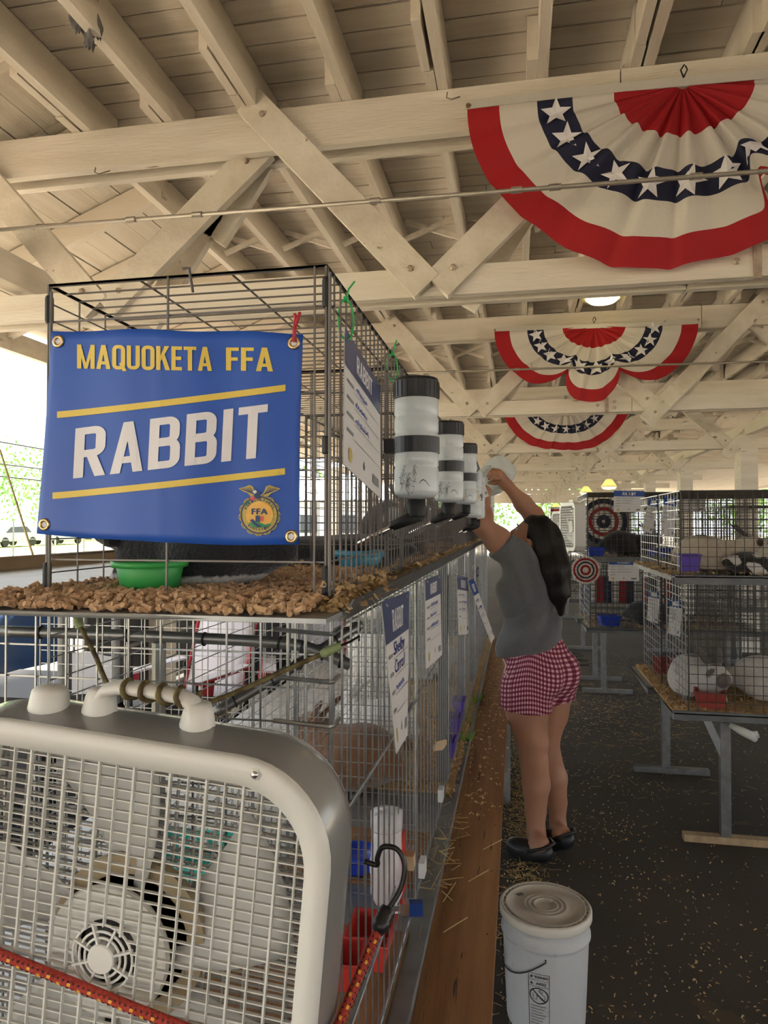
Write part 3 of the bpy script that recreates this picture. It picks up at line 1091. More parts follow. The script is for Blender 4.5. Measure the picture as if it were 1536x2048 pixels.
ORD = ['nearest', 'second', 'third', 'fourth', 'fifth', 'sixth', 'seventh', 'eighth', 'ninth', 'tenth']
X0 = -0.665
NU = 8
upc = []
for i in range(NU):
    y0 = NEAR + CL * i
    lab = 'nearest upper wire cage with the blue banner on its front' if i == 0 else '%s upper wire cage from the blue banner along the aisle' % ORD[i]
    t = cage(lab, 'upper cages of the aisle row', (X0, y0, ZU), (XF, y0 + CL - .012, 1.945), M['wire'], .0017 if i < 3 else .0019, step=.034, vs=.05, front='open' if i == 0 else 'mesh')
    if i == 0:
        for x in (X0, XF):
            for z in (ZU + .02, 1.945 - .035):
                clip(t, (x, y0, z))
        clip(t, (XF, y0, ZU + .20), .012)
        for x in (X0 + .006, XF + .006):
            MB().rod((x, y0 - .004, ZU), (x, y0 - .004, 1.935), .0022, 6).build('corner_wire', M['wire'], t)
        # door frame hook at the top
        q = V(X0 + .22, y0, 1.95)
        MB().tube([q + V(-.01, -.004, .004), q + V(0, -.006, .004), q + V(.006, -.006, -.03)], .002, 6).build('latch_hook', M['wire'], t)
    upc.append(t)

# upper trays: a sheet with a folded lip towards the aisle
for i in range(NU // 2):
    y0 = (0.80 if i == 0 else NEAR + 2 * CL * i + .004)
    y1 = NEAR + 2 * CL * (i + 1) - .004
    lab = ['galvanised tray under the cage with the blue banner', 'galvanised tray under the third and fourth upper cages', 'galvanised tray under the fifth and sixth upper cages', 'galvanised tray at the far end of the upper tier'][i]
    t = thing('cage_tray', lab, 'tray', (-.5, (y0 + y1) / 2, 1.48), 'trays of the upper tier')
    MB().box((-1.25, y0, 1.482), (-.222, y1, 1.488)).build('sheet', M['galv'], t)
    ya = .88 if i == 0 else y0
    MB().add([(-.230, ya, 1.474), (-.222, ya, 1.474), (-.206, ya, 1.503), (-.209, ya, 1.503), (-.230, y1, 1.474), (-.222, y1, 1.474), (-.206, y1, 1.503), (-.209, y1, 1.503)],
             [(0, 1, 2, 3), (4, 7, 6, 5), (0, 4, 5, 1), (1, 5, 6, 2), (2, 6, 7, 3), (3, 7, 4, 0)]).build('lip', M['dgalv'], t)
    if i == 0:
        MB().tube([(-1.25, .80, 1.486), (-.75, .795, 1.486), (-.30, .805, 1.484), (-.235, .85, 1.482)], .0035, 6).build('rolled_edge', M['galv'], t)
        MB().box((-1.24, .83, 1.488), (-.715, .85, 1.505)).build('wooden_rim', M['palewood'], t)
        MB().box((-1.24, .85, 1.488), (-1.22, y1, 1.52)).build('rear_rim', M['palewood'], t)

# ---- wood pellet bedding in the nearest cage
def pellets(n, fx, name, label, r=(.0028, .004), ln=(.006, .018), m='pellet'):
    vs, fs = [], []
    base = 0
    k = 6
    ang = 2 * np.pi * np.arange(k) / k
    for _ in range(n):
        c, tilt = fx()
        a = NR.uniform(0, 2 * np.pi)
        el = NR.uniform(-tilt, tilt)
        d = V(math.cos(a) * math.cos(el), math.sin(a) * math.cos(el), math.sin(el))
        u, w_ = frame(d)
        rr, L = NR.uniform(*r), NR.uniform(*ln)
        ring = rr * (np.cos(ang)[:, None] * u + np.sin(ang)[:, None] * w_)
        vs.append(np.concatenate([c - d * L / 2 + ring, c + d * L / 2 + ring]))
        fs += [(base + q, base + (q + 1) % k, base + k + (q + 1) % k, base + k + q) for q in range(k)]
        fs += [tuple(base + q for q in range(k))[::-1], tuple(base + k + q for q in range(k))]
        base += 2 * k
    b = MB()
    b.v = vs
    b.n = base
    b.f = fs
    return b.build(name, M[m], kind='stuff', label=label, cat='bedding')


def px_():
    z = NR.random()
    x = NR.uniform(-.72, -.255)
    y = .81 + .70 * NR.random() ** 1.5
    if y < .835 and NR.random() < .6:
        y += .05
    zz = 1.492 + .016 * NR.random() * min(1, (y - .79) / .06)
    return V(x, y, zz), .5


pellets(5200, px_, 'wood_pellet_bedding', 'brown wood pellet bedding strewn over the nearest upper tray')
MB().grid(lambda u, v: V(-.70 + .42 * u, .845 + .66 * v, 1.490 + .010 * math.sin(math.pi * u) * math.sin(math.pi * min(1, v * 1.5 + .1))), 12, 14).build('bedding_dust', M['pellet'], kind='stuff', label='layer of fine sawdust below the wood pellets', cat='bedding')


def shavings(n, fx, name, label, sz=(.008, .022), m='shaving', parent=None):
    """curled pine shavings, one mesh"""
    vs, fs = [], []
    base = 0
    for _ in range(n):
        c = fx()
        a = NR.uniform(0, 2 * np.pi)
        d = V(math.cos(a), math.sin(a), NR.uniform(-.4, .4))
        u = V(-math.sin(a), math.cos(a), NR.uniform(-.5, .5))
        L, w_ = NR.uniform(*sz), NR.uniform(*sz) * .45
        cu = NR.uniform(.1, .45) * L
        pts = []
        for t, h in ((-.5, 0), (0, cu), (.5, 0)):
            for s_ in (-.5, .5):
                pts.append(c + d * L * t + u * w_ * s_ + V(0, 0, h))
        vs.append(np.array(pts))
        fs += [(base, base + 1, base + 3, base + 2), (base + 2, base + 3, base + 5, base + 4)]
        base += 6
    b = MB()
    b.v = vs
    b.n = base
    b.f = fs
    return b.build(name, M[m], parent, kind='stuff', label=label, cat='bedding')


shavings(2600, lambda: V(NR.uniform(-.66, -.215), 1.50 + 4.3 * NR.random() ** 1.3, 1.49 + NR.uniform(0, .022)), 'pine_shavings', 'pale pine shavings in the upper cages behind the first')
MB().box((-.66, 1.53, 1.488), (-.26, 5.9, 1.494)).build('shaving_litter', M['shaving'], kind='stuff', label='flat litter layer on the upper trays behind the first cage', cat='bedding')
shavings(420, lambda: V(NR.normal(-.235, .012), NR.uniform(.86, 1.25), 1.487 + abs(NR.normal(0, .012))), 'shaving_clump', 'clump of orange shavings caught by the upper tray lip', (.006, .02))

# ---- rabbits
def rabbit(label, loc, ang, s=1.0, colf=None, pose='sit', lop=False, ear=1.0, group=None, earang=0.3, headturn=0.0, zs=1.0):
    """a rabbit facing +X in its own frame, s = body length about 0.36 m"""
    loc = np.asarray(loc, float)
    flat = pose == 'lie'
    hz = .135 if not flat else .10
    hx = .165 if not flat else .19
    Q = [ell((-.075, 0, .092 if not flat else .07), (.125, .092, .094 if not flat else .072)),
         ell((.03, 0, .080 if not flat else .066), (.12, .078, .078 if not flat else .064)),
         ell((.10, 0, .082 if not flat else .066), (.075, .062, .070 if not flat else .058)),
         ell((-.06, .075, .06), (.072, .036, .060)), ell((-.06, -.075, .06), (.072, .036, .060)),
         ell((hx, 0, hz), (.062, .046, .048), roty(.25)), ell((hx + .045, 0, hz - .018), (.034, .030, .028)),
         ell((hx + .012, .026, hz - .012), (.030, .024, .026)), ell((hx + .012, -.026, hz - .012), (.030, .024, .026)),
         ell((-.20, 0, .075), (.030, .026, .028)),
         cap((-.02, .082, .016), (.06, .080, .013), .019, .014), cap((-.02, -.082, .016), (.06, -.080, .013), .019, .014),
         cap((.115, .032, .06), (.165, .034, .012), .021, .014), cap((.115, -.032, .06), (.165, -.034, .012), .021, .014)]
    for sgn in (-1, 1):
        e0 = V(hx - .02, sgn * .022, hz + .035)
        if lop:
            e1, e2 = e0 + V(0, sgn * .035, -.01), e0 + V(.01, sgn * .045, -.075)
            Q += [(cap(e0, e1, .015, .017), .01), (cap(e1, e2, .017, .016), .01)]
        else:
            d = nrm(V(-.55 - earang, sgn * .30, .85))
            Q += [(ell(e0 + d * .052 * ear, (.056 * ear, .019, .008), np.column_stack([d, nrm(np.cross(V(1, .0, .2), d)), nrm(np.cross(d, nrm(np.cross(V(1, 0, .2), d))))])), .012)]
    v, f = blob([(q if isinstance(q[0], tuple) else (q, .035)) for q in Q], .0075)
    if headturn:
        wgt = np.clip((v[:, 0] - .10) / .06, 0, 1)
        aa = headturn * wgt
        x, y_ = v[:, 0] - .11, v[:, 1]
        v = np.stack([.11 + x * np.cos(aa) - y_ * np.sin(aa), x * np.sin(aa) + y_ * np.cos(aa), v[:, 2]], axis=1)
    t = thing('rabbit', label, 'rabbit', loc, group)
    cols = colf(v.copy())
    vv = (v * s * V(1, 1, zs)) @ rotz(ang).T + loc
    body = vf_build(vv, f, 'body', M['fur'], t)
    attr_color(body, cols)
    ca, sa = math.cos(headturn), math.sin(headturn)
    for sgn in (-1, 1):
        e = V(hx + .022, sgn * .041, hz + .012)
        x, y_ = e[0] - .11, e[1]
        e = V(.11 + x * ca - y_ * sa, x * sa + y_ * ca, e[2])
        MB().lathe([(.0, -.006), (.006, -.004), (.0075, 0), (.006, .004), (0, .006)], (rotz(ang) @ (e * s * V(1, 1, zs))) + loc, (0, 0, 1), 8).build('eye', M['eye'], body, smooth=True)
    return t


def c_solid(c, var=.0):
    return lambda v: np.tile(np.array(c), (len(v), 1)) * (1 + var * np.sin(v[:, :1] * 60) * np.sin(v[:, 1:2] * 47))


def c_patch(c0, c1, sc=22, th=.2, seed=0, ears=True):
    def f(v):
        q = np.sin(v[:, 0] * sc + seed) * np.cos(v[:, 1] * sc * 1.3 + 2 * seed) + np.sin(v[:, 2] * sc * 1.4 + v[:, 0] * sc * .6 + seed)
        m = (q > th)
        if ears:
            m = m | (v[:, 2] > .185)
        return np.where(m[:, None], np.array(c1), np.array(c0))
    return f


def c_points(c0, c1):
    def f(v):
        m = (v[:, 2] > .178) | (v[:, 0] > .225) | ((v[:, 2] < .02) & (v[:, 0] < .2)) | (v[:, 0] < -.215)
        m2 = (np.hypot(v[:, 0] - .19, v[:, 2] - .15) < .018)
        return np.where((m | m2)[:, None], np.array(c1), np.array(c0))
    return f


BLK, WHT = (.018, .018, .02), (.75, .73, .70)


def c_dutch(v):
    m = (v[:, 2] < .028)
    return np.where(m[:, None], np.array(WHT), np.array(BLK))


rabbit('black rabbit with white underside behind the blue banner', (-.53, 1.09, 1.497), math.radians(176), .80, c_dutch, group='rabbits in the aisle row', lop=True)
rabbit('black rabbit lying beside the cyan bowl in an upper cage', (-.44, 1.66, 1.497), math.radians(175), .9, c_solid(BLK), pose='lie', zs=.62, lop=True, group='rabbits in the aisle row')
rabbit('dark rabbit in the third upper cage of the aisle row', (-.42, 2.42, 1.497), math.radians(-60), 1.0, c_patch(BLK, (.25, .24, .23), seed=2), group='rabbits in the aisle row')
rabbit('dark rabbit in the fifth upper cage of the aisle row', (-.42, 3.70, 1.497), math.radians(-80), 1.0, c_solid((.05, .045, .04)), group='rabbits in the aisle row')
def c_broken(v):
    return np.where((v[:, 0] > .11)[:, None] & (v[:, 2] < .13)[:, None], np.array(WHT), np.array((.16, .075, .032)))
rabbit('ginger brown rabbit in the lower cage beside the box fan', (-.61, 2.50, ZL + .012), math.radians(150), 1.15, c_solid((.17, .075, .03), .15), group='rabbits in the aisle row')
rabbit('white rabbit with pink ears behind the ginger brown rabbit', (-.60, 2.98, ZL + .012), math.radians(150), 1.0, c_solid(WHT), group='rabbits in the aisle row')
rabbit('white rabbit deep inside the lower tier near the chairs', (-.58, 4.2, ZL + .02), math.radians(10), 1.05, c_solid(WHT), group='rabbits in the aisle row')


# ---- bowls
def bowl(label, p, r0, r1, h, m, rim=.006, group=None, name='food_bowl', n=28):
    t = thing(name, label, 'bowl', p, group)
    wl = .003
    MB().lathe([(r0 * .9, 0), (r0, .003), (r1 - .002, h - rim * 1.6), (r1 - wl - .001, h - rim), (r0 - wl, .006), (r0 * .3, .005)], p, n=n).build('cup', M[m], t, smooth=True)
    MB().lathe([(r1 - wl, h - rim * 1.4), (r1 + .005, h - rim * 1.4), (r1 + .006, h), (r1 - .001, h), (r1 - wl, h - rim)], p, n=n).build('rim', M[m], t, smooth=True)
    return t


g = at(300, 1182, Y=.962)
bowl('green plastic crock bowl in front of the black rabbit', (g[0], .962, 1.495), .040, .050, .050, 'green_bowl', .006, 'bowls in the aisle row')
c_ = at(712, 1165, Y=1.42)
bowl('cyan plastic bowl in an upper cage behind the nearest sign', (-.345, 1.52, 1.497), .04, .052, .045, 'cyan_bowl', .01, 'bowls in the aisle row')

# ---- the blue banner
def YB(x):
    k = (x - 318) / 290.0 if x > 318 else (318 - x) / 246.0
    return .866 + .026 * abs(k) ** 1.05 + .0018 * math.sin(x * .045)


def BP(x, y_, off=0.0):
    return at(x, y_, Y=YB(x) - off + .0015 * math.sin(x * .021 + y_ * .017))


def edge(u, v):
    tl, tm, tr = V(103, 662), V(318, 659), V(606, 667)
    bl, bm_, br = V(73, 1067), V(318, 1086), V(598, 1091)
    s_ = .44
    if u < s_:
        a = u / s_
        q = (1 - v) * ((1 - a) * tl + a * tm) + v * ((1 - a) * bl + a * bm_)
    else:
        a = (u - s_) / (1 - s_)
        q = (1 - v) * ((1 - a) * tm + a * tr) + v * ((1 - a) * bm_ + a * br)
    q = q + V(4 * math.sin(math.pi * v) * (.5 - u), 2.0 * math.sin(u * 14) * (1 - v) + 1.5 * math.sin(u * 11) * v)
    return q


bn = thing('vinyl_banner', 'blue vinyl banner with large white RABBIT lettering on the nearest cage', 'banner', BP(318, 1080))
MB().sheet(lambda u, v, t: BP(*edge(u, v), -t), 50, 24, .0012).build('cloth', M['bannerblue'], bn, smooth=True)


def px_text(s, x0, x1, ybase0, ybase1, hgt, m, nm, bold=.03, off=.0012, h1=None, shear=0.0):
    mb = MB()
    n = 12
    h1 = h1 or hgt
    def fn(a, b):
        x = x0 + (x1 - x0) * a + shear * b * hgt
        y_ = ybase0 + (ybase1 - ybase0) * a - b * (hgt + (h1 - hgt) * a)
        return BP(x, y_, off)
    put_caps(mb, s, fn, bold, [k / n for k in range(1, n)] + [(318 - x0) / (x1 - x0)])
    return mb.build(nm, M[m], bn)


px_text('MAQUOKETA', 154, 424, 737, 742, 48, 'yellow', 'lettering', .06)
px_text('FFA', 452, 546, 741, 743, 46, 'yellow', 'lettering', .07, h1=48)
px_text('RABBIT', 146, 531, 957, 914, 100, 'printwhite', 'lettering', .09, h1=106, shear=.05)
for a, b, y0, y1, th in ((114, 571, 836, 782, 13), (105, 570, 998, 949, 13)):
    MB().grid(lambda u, v: BP(a + (b - a) * u, y0 + (y1 - y0) * (u ** 1.1) - th * v, .0012), 40, 1).build('stripe', M['yellow'], bn)
for (x, y_) in ((117, 683), (588, 686), (89, 1049), (583, 1073)):
    p = BP(x, y_, .001)
    gm = MB().lathe([(.0042, 0), (.0086, 0), (.0090, .0014), (.0066, .0024), (.0042, .0014), (.0042, 0)], p, (0, -1, 0), 20).build('grommet', M['brass'], bn, smooth=True)
    MB().lathe([(.0042, .0004), (.0001, .0005)], p, (0, -1, 0), 16).build('grommet_hole', M['printwhite'], gm)
# emblem: scalloped gold corn disc, rising sun, plough field, owl, eagle
EX, EY, ER = 519, 1030, 41


def ring(mb, r0, r1, off, sq=1.0, n=64, scal=0.0):
    mb.grid(lambda u, v: BP(EX + (r0 + (r1 - r0) * v + scal * v * abs(math.sin(13.5 * 2 * math.pi * u / 2))) * math.cos(2 * math.pi * u), EY + sq * (r0 + (r1 - r0) * v + scal * v * abs(math.sin(13.5 * 2 * math.pi * u / 2))) * math.sin(2 * math.pi * u), off), n, 1)
    return mb


ring(MB(), 0.1, 39, .0012, n=108, scal=3).build('emblem_disc', M['gold'], bn)
ring(MB(), 35, 37.5, .0016, n=64).build('emblem_ring', M['navyink'], bn)
mb = MB()
for k in range(27):
    t = 2 * math.pi * k / 27
    c = V(EX + 38 * math.cos(t), EY + 38 * math.sin(t))
    pts = [(c[0] + 2.6 * math.cos(q) * .8, c[1] + 2.6 * math.sin(q)) for q in np.linspace(0, 2 * math.pi, 9)]
    ribbon(mb, pts, 1.0, lambda a, b: BP(a, b, .0018))
mb.build('emblem_kernels', M['navyink'], bn)
ring(MB(), 0.1, 27, .0016).build('emblem_sun', M['orange'], bn)
mb = MB()
for k in range(9):
    t = math.pi + math.pi * (k + .5) / 9
    ribbon(mb, [(EX + 6 * math.cos(t), EY + 4 + 6 * math.sin(t)), (EX + 25 * math.cos(t), EY + 4 + 20 * math.sin(t))], 1.2, lambda a, b: BP(a, b, .0019))
mb.build('emblem_rays', M['yellow'], bn)
mb = MB()
put_text(mb, 'FFA', lambda a, b: BP(503 + 32 * a, 1029 - 12 * b, .0021), .05)
for s_, rad, a0, a1, flip in (('AGRICULTURAL', 28.5, -160, -20, 1), ('EDUCATION', 31.5, 140, 40, -1)):
    for k, ch in enumerate(s_):
        t = math.radians(a0 + (a1 - a0) * (k + .5) / len(s_))
        cx, cy = EX + rad * math.cos(t), EY + rad * math.sin(t)
        tx, ty = -math.sin(t) * flip, math.cos(t) * flip
        nx_, ny_ = math.cos(t) * flip, math.sin(t) * flip
        put_text(mb, ch, lambda a, b: BP(cx + tx * (a - .5) * 4.2 + nx_ * b * 5.5 , cy + ty * (a - .5) * 4.2 + ny_ * b * 5.5, .0021), .03)
mb.build('emblem_lettering', M['navyink'], bn)
flat = lambda mb, poly, off: mb.add([BP(a, b, off) for a, b in poly], [tuple(range(len(poly)))])
flat(MB(), [(497, 1046), (510, 1041), (530, 1049), (542, 1046), (538, 1052), (520, 1056), (505, 1054)], .0022).build('emblem_field', M['greenink'], bn)
flat(MB(), [(499, 1040), (506, 1038), (512, 1046), (524, 1052), (516, 1055), (508, 1049)], .0024).build('emblem_plough', M['navyink'], bn)
flat(MB(), [(511, 1031), (520, 1031), (520, 1044), (511, 1044)], .0024).build('emblem_owl', M['navyink'], bn)
flat(MB(), [(521, 1033), (526, 1032), (526, 1042), (521, 1042)], .0024).build('emblem_shield', M['redink'], bn)
for sg in (-1, 1):
    W = [(0, 996), (9, 984), (13, 973), (20, 970), (30, 974), (42, 977), (34, 982), (24, 986), (16, 994), (6, 1000)]
    flat(MB(), [(EX + sg * a, b) for a, b in (W if sg > 0 else W[::-1])], .0016).build('eagle_wing', M['gold'], bn)
    mb = MB()
    for k in range(5):
        ribbon(mb, [(EX + sg * (8 + 2 * k), 990 - k), (EX + sg * (20 + 4.4 * k), 974 + .9 * k)], 1.2, lambda a, b: BP(a, b, .0019))
    mb.build('eagle_feathers', M['navyink'], bn)
flat(MB(), [(507, 984), (513, 979), (520, 984), (522, 996), (514, 998), (508, 992)], .0020).build('eagle_body', M['navyink'], bn)
flat(MB(), [(505, 983), (511, 980), (514, 984), (509, 988)], .0023).build('eagle_head', M['printwhite'], bn)
flat(MB(), [(500, 994), (507, 993), (512, 998), (506, 1002), (501, 999)], .0021).build('emblem_shield', M['redink'], bn)
flat(MB(), [(488, 1006), (497, 1000), (500, 1004), (492, 1012)], .0016).build('emblem_leaf', M['greenink'], bn)
# ties of the banner
a = BP(588, 684, .004)
MB().tube([a + V(0, 0, .0), a + V(.002, -.004, .016), a + V(.001, .006, .034), a + V(-.003, .012, .040)], .0028, 6).tube([a + V(.001, .0, .02), a + V(.007, -.004, .03), a + V(.006, .006, .04)], .0024, 6).build('tie_cord', M['redcord'], bn)


# ---- rabbit show cards
def show_card(label, tl, tr, br, bl, seed=0, header=.24, text='RABBIT', hm='cardblue', hand=None, rows=4, thick=.0014, group='show cards on the cages', sq=False, detail=True, ink='blueink', flipn=False):
    tl, tr, br, bl = [np.asarray(q, float) for q in (tl, tr, br, bl)]
    nn = nrm(np.cross(tr - tl, bl - tl))          # away from the reader
    if flipn:
        nn = -nn
    fn = lambda u, v, off=0.0: (1 - u) * (1 - v) * tl + u * (1 - v) * tr + (1 - u) * v * bl + u * v * br - nn * off
    rn = random.Random(seed)
    t = thing('show_card', label, 'sign', (bl + br) / 2, group)
    cdo = MB().sheet(lambda u, v, q: fn(u, v, -q), 8, 12, thick).build('card', M['card'], t)
    hdo = MB().grid(lambda u, v: fn(u, v * header, .0006), 8, 4).build('header', M[hm], t)
    mb = MB()
    put_caps(mb, text, lambda a, b: fn(.28 + .44 * a, header * (.80 - .52 * b), .0011))
    mb.build('lettering', M['printwhite'], hdo)
    up_ = nrm((tl + tr) / 2 - (bl + br) / 2)
    for u in (.12, .88):
        p_ = fn(u, .04)
        MB().tube([p_ - nn * .003, p_ + up_ * .012 + nn * .004, p_ + up_ * .020 + nn * .016, p_ + up_ * .010 + nn * .022, p_ + nn * .006], .0011, 5).build('wire_loop', M['zip_clear'], t)
    if sq:   # narrow back label, block in the header instead of words
        MB().grid(lambda u, v: fn(.42 + .34 * u, header * (.2 + .6 * v), .0014), 1, 1).build('header_block', M['card'], t)
    mb, m2 = MB(), MB()
    for k in range(rows):
        vy = header + .09 + k * .12
        ribbon(mb, [(.06, vy), (.22, vy)], .022, lambda a, b: fn(a, b, .0008))
        ribbon(mb, [(.24, vy + .03), (.94, vy + .03)], .004, lambda a, b: fn(a, b, .0008))
        if hand and k < len(hand):
            put_text(m2, hand[k], lambda a, b: fn(.26 + .5 * a + .03 * b, vy + .01 - .085 * b, .0010), .012)
        elif k < 3:
            scribble(m2, .27, rn.uniform(.5, .85), vy - .01, .055, .011, lambda a, b: fn(a, b, .0010), rn)
    mb.build('printed_fields', M['greyink'], t)
    m2.build('handwriting', M[ink], t)
    if detail:
        mb = MB()
        c0 = V(.15, .90)
        mb.add([fn(.15 + .045 * math.cos(q), .89 + .055 * math.sin(q), .0008) for q in np.linspace(0, 2 * math.pi, 13)[:-1]], [tuple(range(12))])
        mb.build('seal', M['gold'], t)
        mb = MB()
        mb.add([fn(a, b, .0008) for a, b in ((.50, .83), (.53, .88), (.515, .88), (.515, .90), (.485, .90), (.485, .88), (.47, .88))], [tuple(range(7))])
        mb.build('sponsor_tree', M['greyink'], t)
        mb = MB()
        mb.add([fn(a, b, .0008) for a, b in ((.74, .86), (.92, .86), (.92, .93), (.74, .93))], [(0, 1, 2, 3)])
        mb.build('sponsor_mark', M['greyink'], t)
    return t


def loop_tie(label, c, rx, rz, m, ax='x', r=.0016, tail=0.03, yaw=0.0):
    """a cable tie closed to a ring, with its tail"""
    c = np.asarray(c, float)
    pts = []
    for q in np.linspace(0, 2 * math.pi, 22)[:-1]:
        a = V(rx * math.cos(q), 0, rz * math.sin(q))
        pts.append(c + rotz(yaw) @ a)
    t = thing('cable_tie', label, 'cable tie', c - V(0, 0, rz), 'cable ties holding the cards')
    MB().tube(pts, r, 6, closed=True).build('loop', M[m], t, smooth=True)
    MB().tube([c + V(0, 0, rz - .002), c + V(.004, 0, rz + tail * .5), c + rotz(yaw) @ V(.016, 0, rz + tail)], r, 6).build('tail', M[m], t)
    MB().box(c + V(-.003, -.003, rz - .004), c + V(.003, .003, rz + .004)).build('tie_head', M[m], t)
    return t


tl, tr = at(690, 654, X=-.243), at(760, 772, X=-.238)
bl, br = at(687, 928, X=-.240), at(762, 998, X=-.222)
show_card('sunlit show card with blue RABBIT header hung on the nearest upper cage', tl, tr, br, bl, 3, .27, hm='signdark')
loop_tie('green cable tie ring at the top corner of the nearest upper cage', at(692, 640, X=-.245), .014, .030, 'zip_green', yaw=.9, r=.0015)
loop_tie('green cable tie ring behind the nearest show card', at(785, 735, X=-.245), .02, .028, 'zip_green', yaw=1.2)
# cards further along the lower tier
for k, (a, b, c, d, lab, hd, seed) in enumerate((
        ((763, 1204), (818, 1182), (815, 1470), (793, 1508), 'show card with blue handwriting hung on the nearest lower cage', ('Shelby', 'Carroll'), 5),
        ((850, 1160), (880, 1148), (884, 1310), (853, 1338), 'second show card from the camera on the lower tier', None, 6),
        ((914, 1150), (936, 1156), (938, 1268), (918, 1270), 'third show card from the camera on the lower tier', None, 7))):
    X = -.212
    P = [at(*q, X=X + (.006 if j > 1 else 0)) for j, q in enumerate((a, b, c, d))]
    show_card(lab, *P, seed, .24 if k else .27, hm='signdark', hand=hd)
P = [V(-.205, 2.95, 1.36), V(-.19, 3.10, 1.36), V(-.10, 3.13, 1.10), V(-.11, 2.98, 1.10)]
show_card('show card seen edge on sticking out from the lower tier', *P, 8)
P = [V(-.205, 3.55, 1.38), V(-.20, 3.70, 1.38), V(-.20, 3.70, 1.17), V(-.205, 3.55, 1.17)]
show_card('fifth show card of the lower tier beside the grey shirt', *P, 9)
P = [at(944, 930, Y=2.95), at(952, 915, Y=3.1), at(978, 992, Y=3.1), at(955, 1003, Y=2.95)]
show_card('show card hanging beside the tilted white jug', *P, 10, .3, hm='signdark')

# ---- hanging water bottles on the upper cages
def water_bottle(label, c, r, h, group, capm='black', band=True, spout=True, doodle=True, seed=0, bands=2):
    """bottle hung upside down: cap on top, body, holder strap, rubber neck and steel tube towards the cage"""
    c = np.asarray(c, float)
    t = thing('water_bottle', label, 'bottle', c, group)
    pr = [(r * .35, -.002), (r * .8, 0), (r * .97, .006), (r, .012)]
    z = .012
    for k in range(4):
        z2 = h * (.30 + .17 * k)
        pr += [(r, z2 - .004), (r * .955, z2), (r, z2 + .004)]
    pr += [(r, h * .98), (r * .96, h)]
    MB().lathe(pr, c, n=32).build('body', M['bottle'], t, smooth=True)
    cp = MB()
    cp.lathe([(r * 1.0, h * .985), (r * 1.03, h * .99), (r * 1.03, h * 1.16), (r * .98, h * 1.19), (r * .3, h * 1.195)], c, n=32)
    for q in range(24):
        a = 2 * math.pi * q / 24
        cp.rod(c + V(r * 1.03 * math.cos(a), r * 1.03 * math.sin(a), h * 1.0), c + V(r * 1.03 * math.cos(a), r * 1.03 * math.sin(a), h * 1.15), .0014, 4)
    cpo = cp.build('cap', M[capm], t, smooth=False)
    if band:
        sto = MB().lathe([(r * 1.01, h * .44), (r * 1.05, h * .44), (r * 1.05, h * .60), (r * 1.01, h * .60)], c, n=32).build('strap', M['black'], t)
        MB().box(c + V(-r * 1.45, -r * .3, h * .45), c + V(-r * .9, r * .3, h * .59)).build('strap_bracket', M['black'], sto)
        MB().box(c + V(-r * 1.6, -r * .2, h * .47), c + V(-r * 1.44, r * .2, h * .57)).build('clip', M['printwhite'], sto)
    if spout:
        n0 = c + V(0, 0, -.004)
        MB().lathe([(r * .42, 0), (r * .42, -.02), (r * .38, -.028), (r * .40, -.034)], n0, n=16).build('neck', M['rubber'], t, smooth=True)
        a, b = n0 + V(0, 0, -.028), n0 + V(-r * 1.1, 0, -.05)
        MB().tube([a + V(r * .15, 0, 0), b], [r * .33, r * .22], 10).build('rubber_boot', M['rubber'], t, smooth=True)
        MB().tube([b, b + V(-r * 1.6, 0, -.035)], r * .13, 8).build('steel_tube', M['chrome'], t, smooth=True)
    if doodle:
        mb = MB()
        rn = random.Random(seed)
        fn = lambda a, b: c + V(1.004 * r * math.sin(a), -1.004 * r * math.cos(a), b)
        for q in range(26):
            x0, z0 = rn.uniform(-.65, .15), rn.uniform(.05, .27) * h
            pts = [(x0 + .1 * math.cos(s_ * 1.3 + q) * rn.uniform(.3, 1), z0 + .009 * math.sin(s_ * 1.7 + 2 * q)) for s_ in range(6)]
            ribbon(mb, pts, .0011, fn)
        ribbon(mb, [(.25 + .1 * k, h * (.13 + .035 * math.sin(k * .8))) for k in range(6)], .0016, fn)
        mb.build('printed_leaves', M['ink'], t)
    return t


XB = -.186
for k, (y_, r, h, zc, lab) in enumerate(((1.30, .0415, .186, 1.650, 'largest clear water bottle with black cap on the nearest upper cage'),
                                     (1.93, .0405, .184, 1.662, 'second clear water bottle with black cap along the upper cages'),
                                     (2.58, .0405, .184, 1.675, 'third clear water bottle with black cap beside the white jug'))):
    water_bottle(lab, (XB, y_, zc), r, h, 'water bottles on the upper cages', seed=k)
for k, (y_, zc, lab) in enumerate(((3.02, 1.63, 'clear water bottle just before the hanging show card'), (3.28, 1.625, 'clear water bottle next to the forearm of the person'), (3.95, 1.62, 'clear water bottle behind the raised forearm of the person'), (4.6, 1.62, 'last visible clear water bottle down the upper row'))):
    water_bottle(lab, (XB, y_, zc), .038, .16, 'water bottles on the upper cages', capm='bottle', band=(k == 0), doodle=False, seed=k + 5)

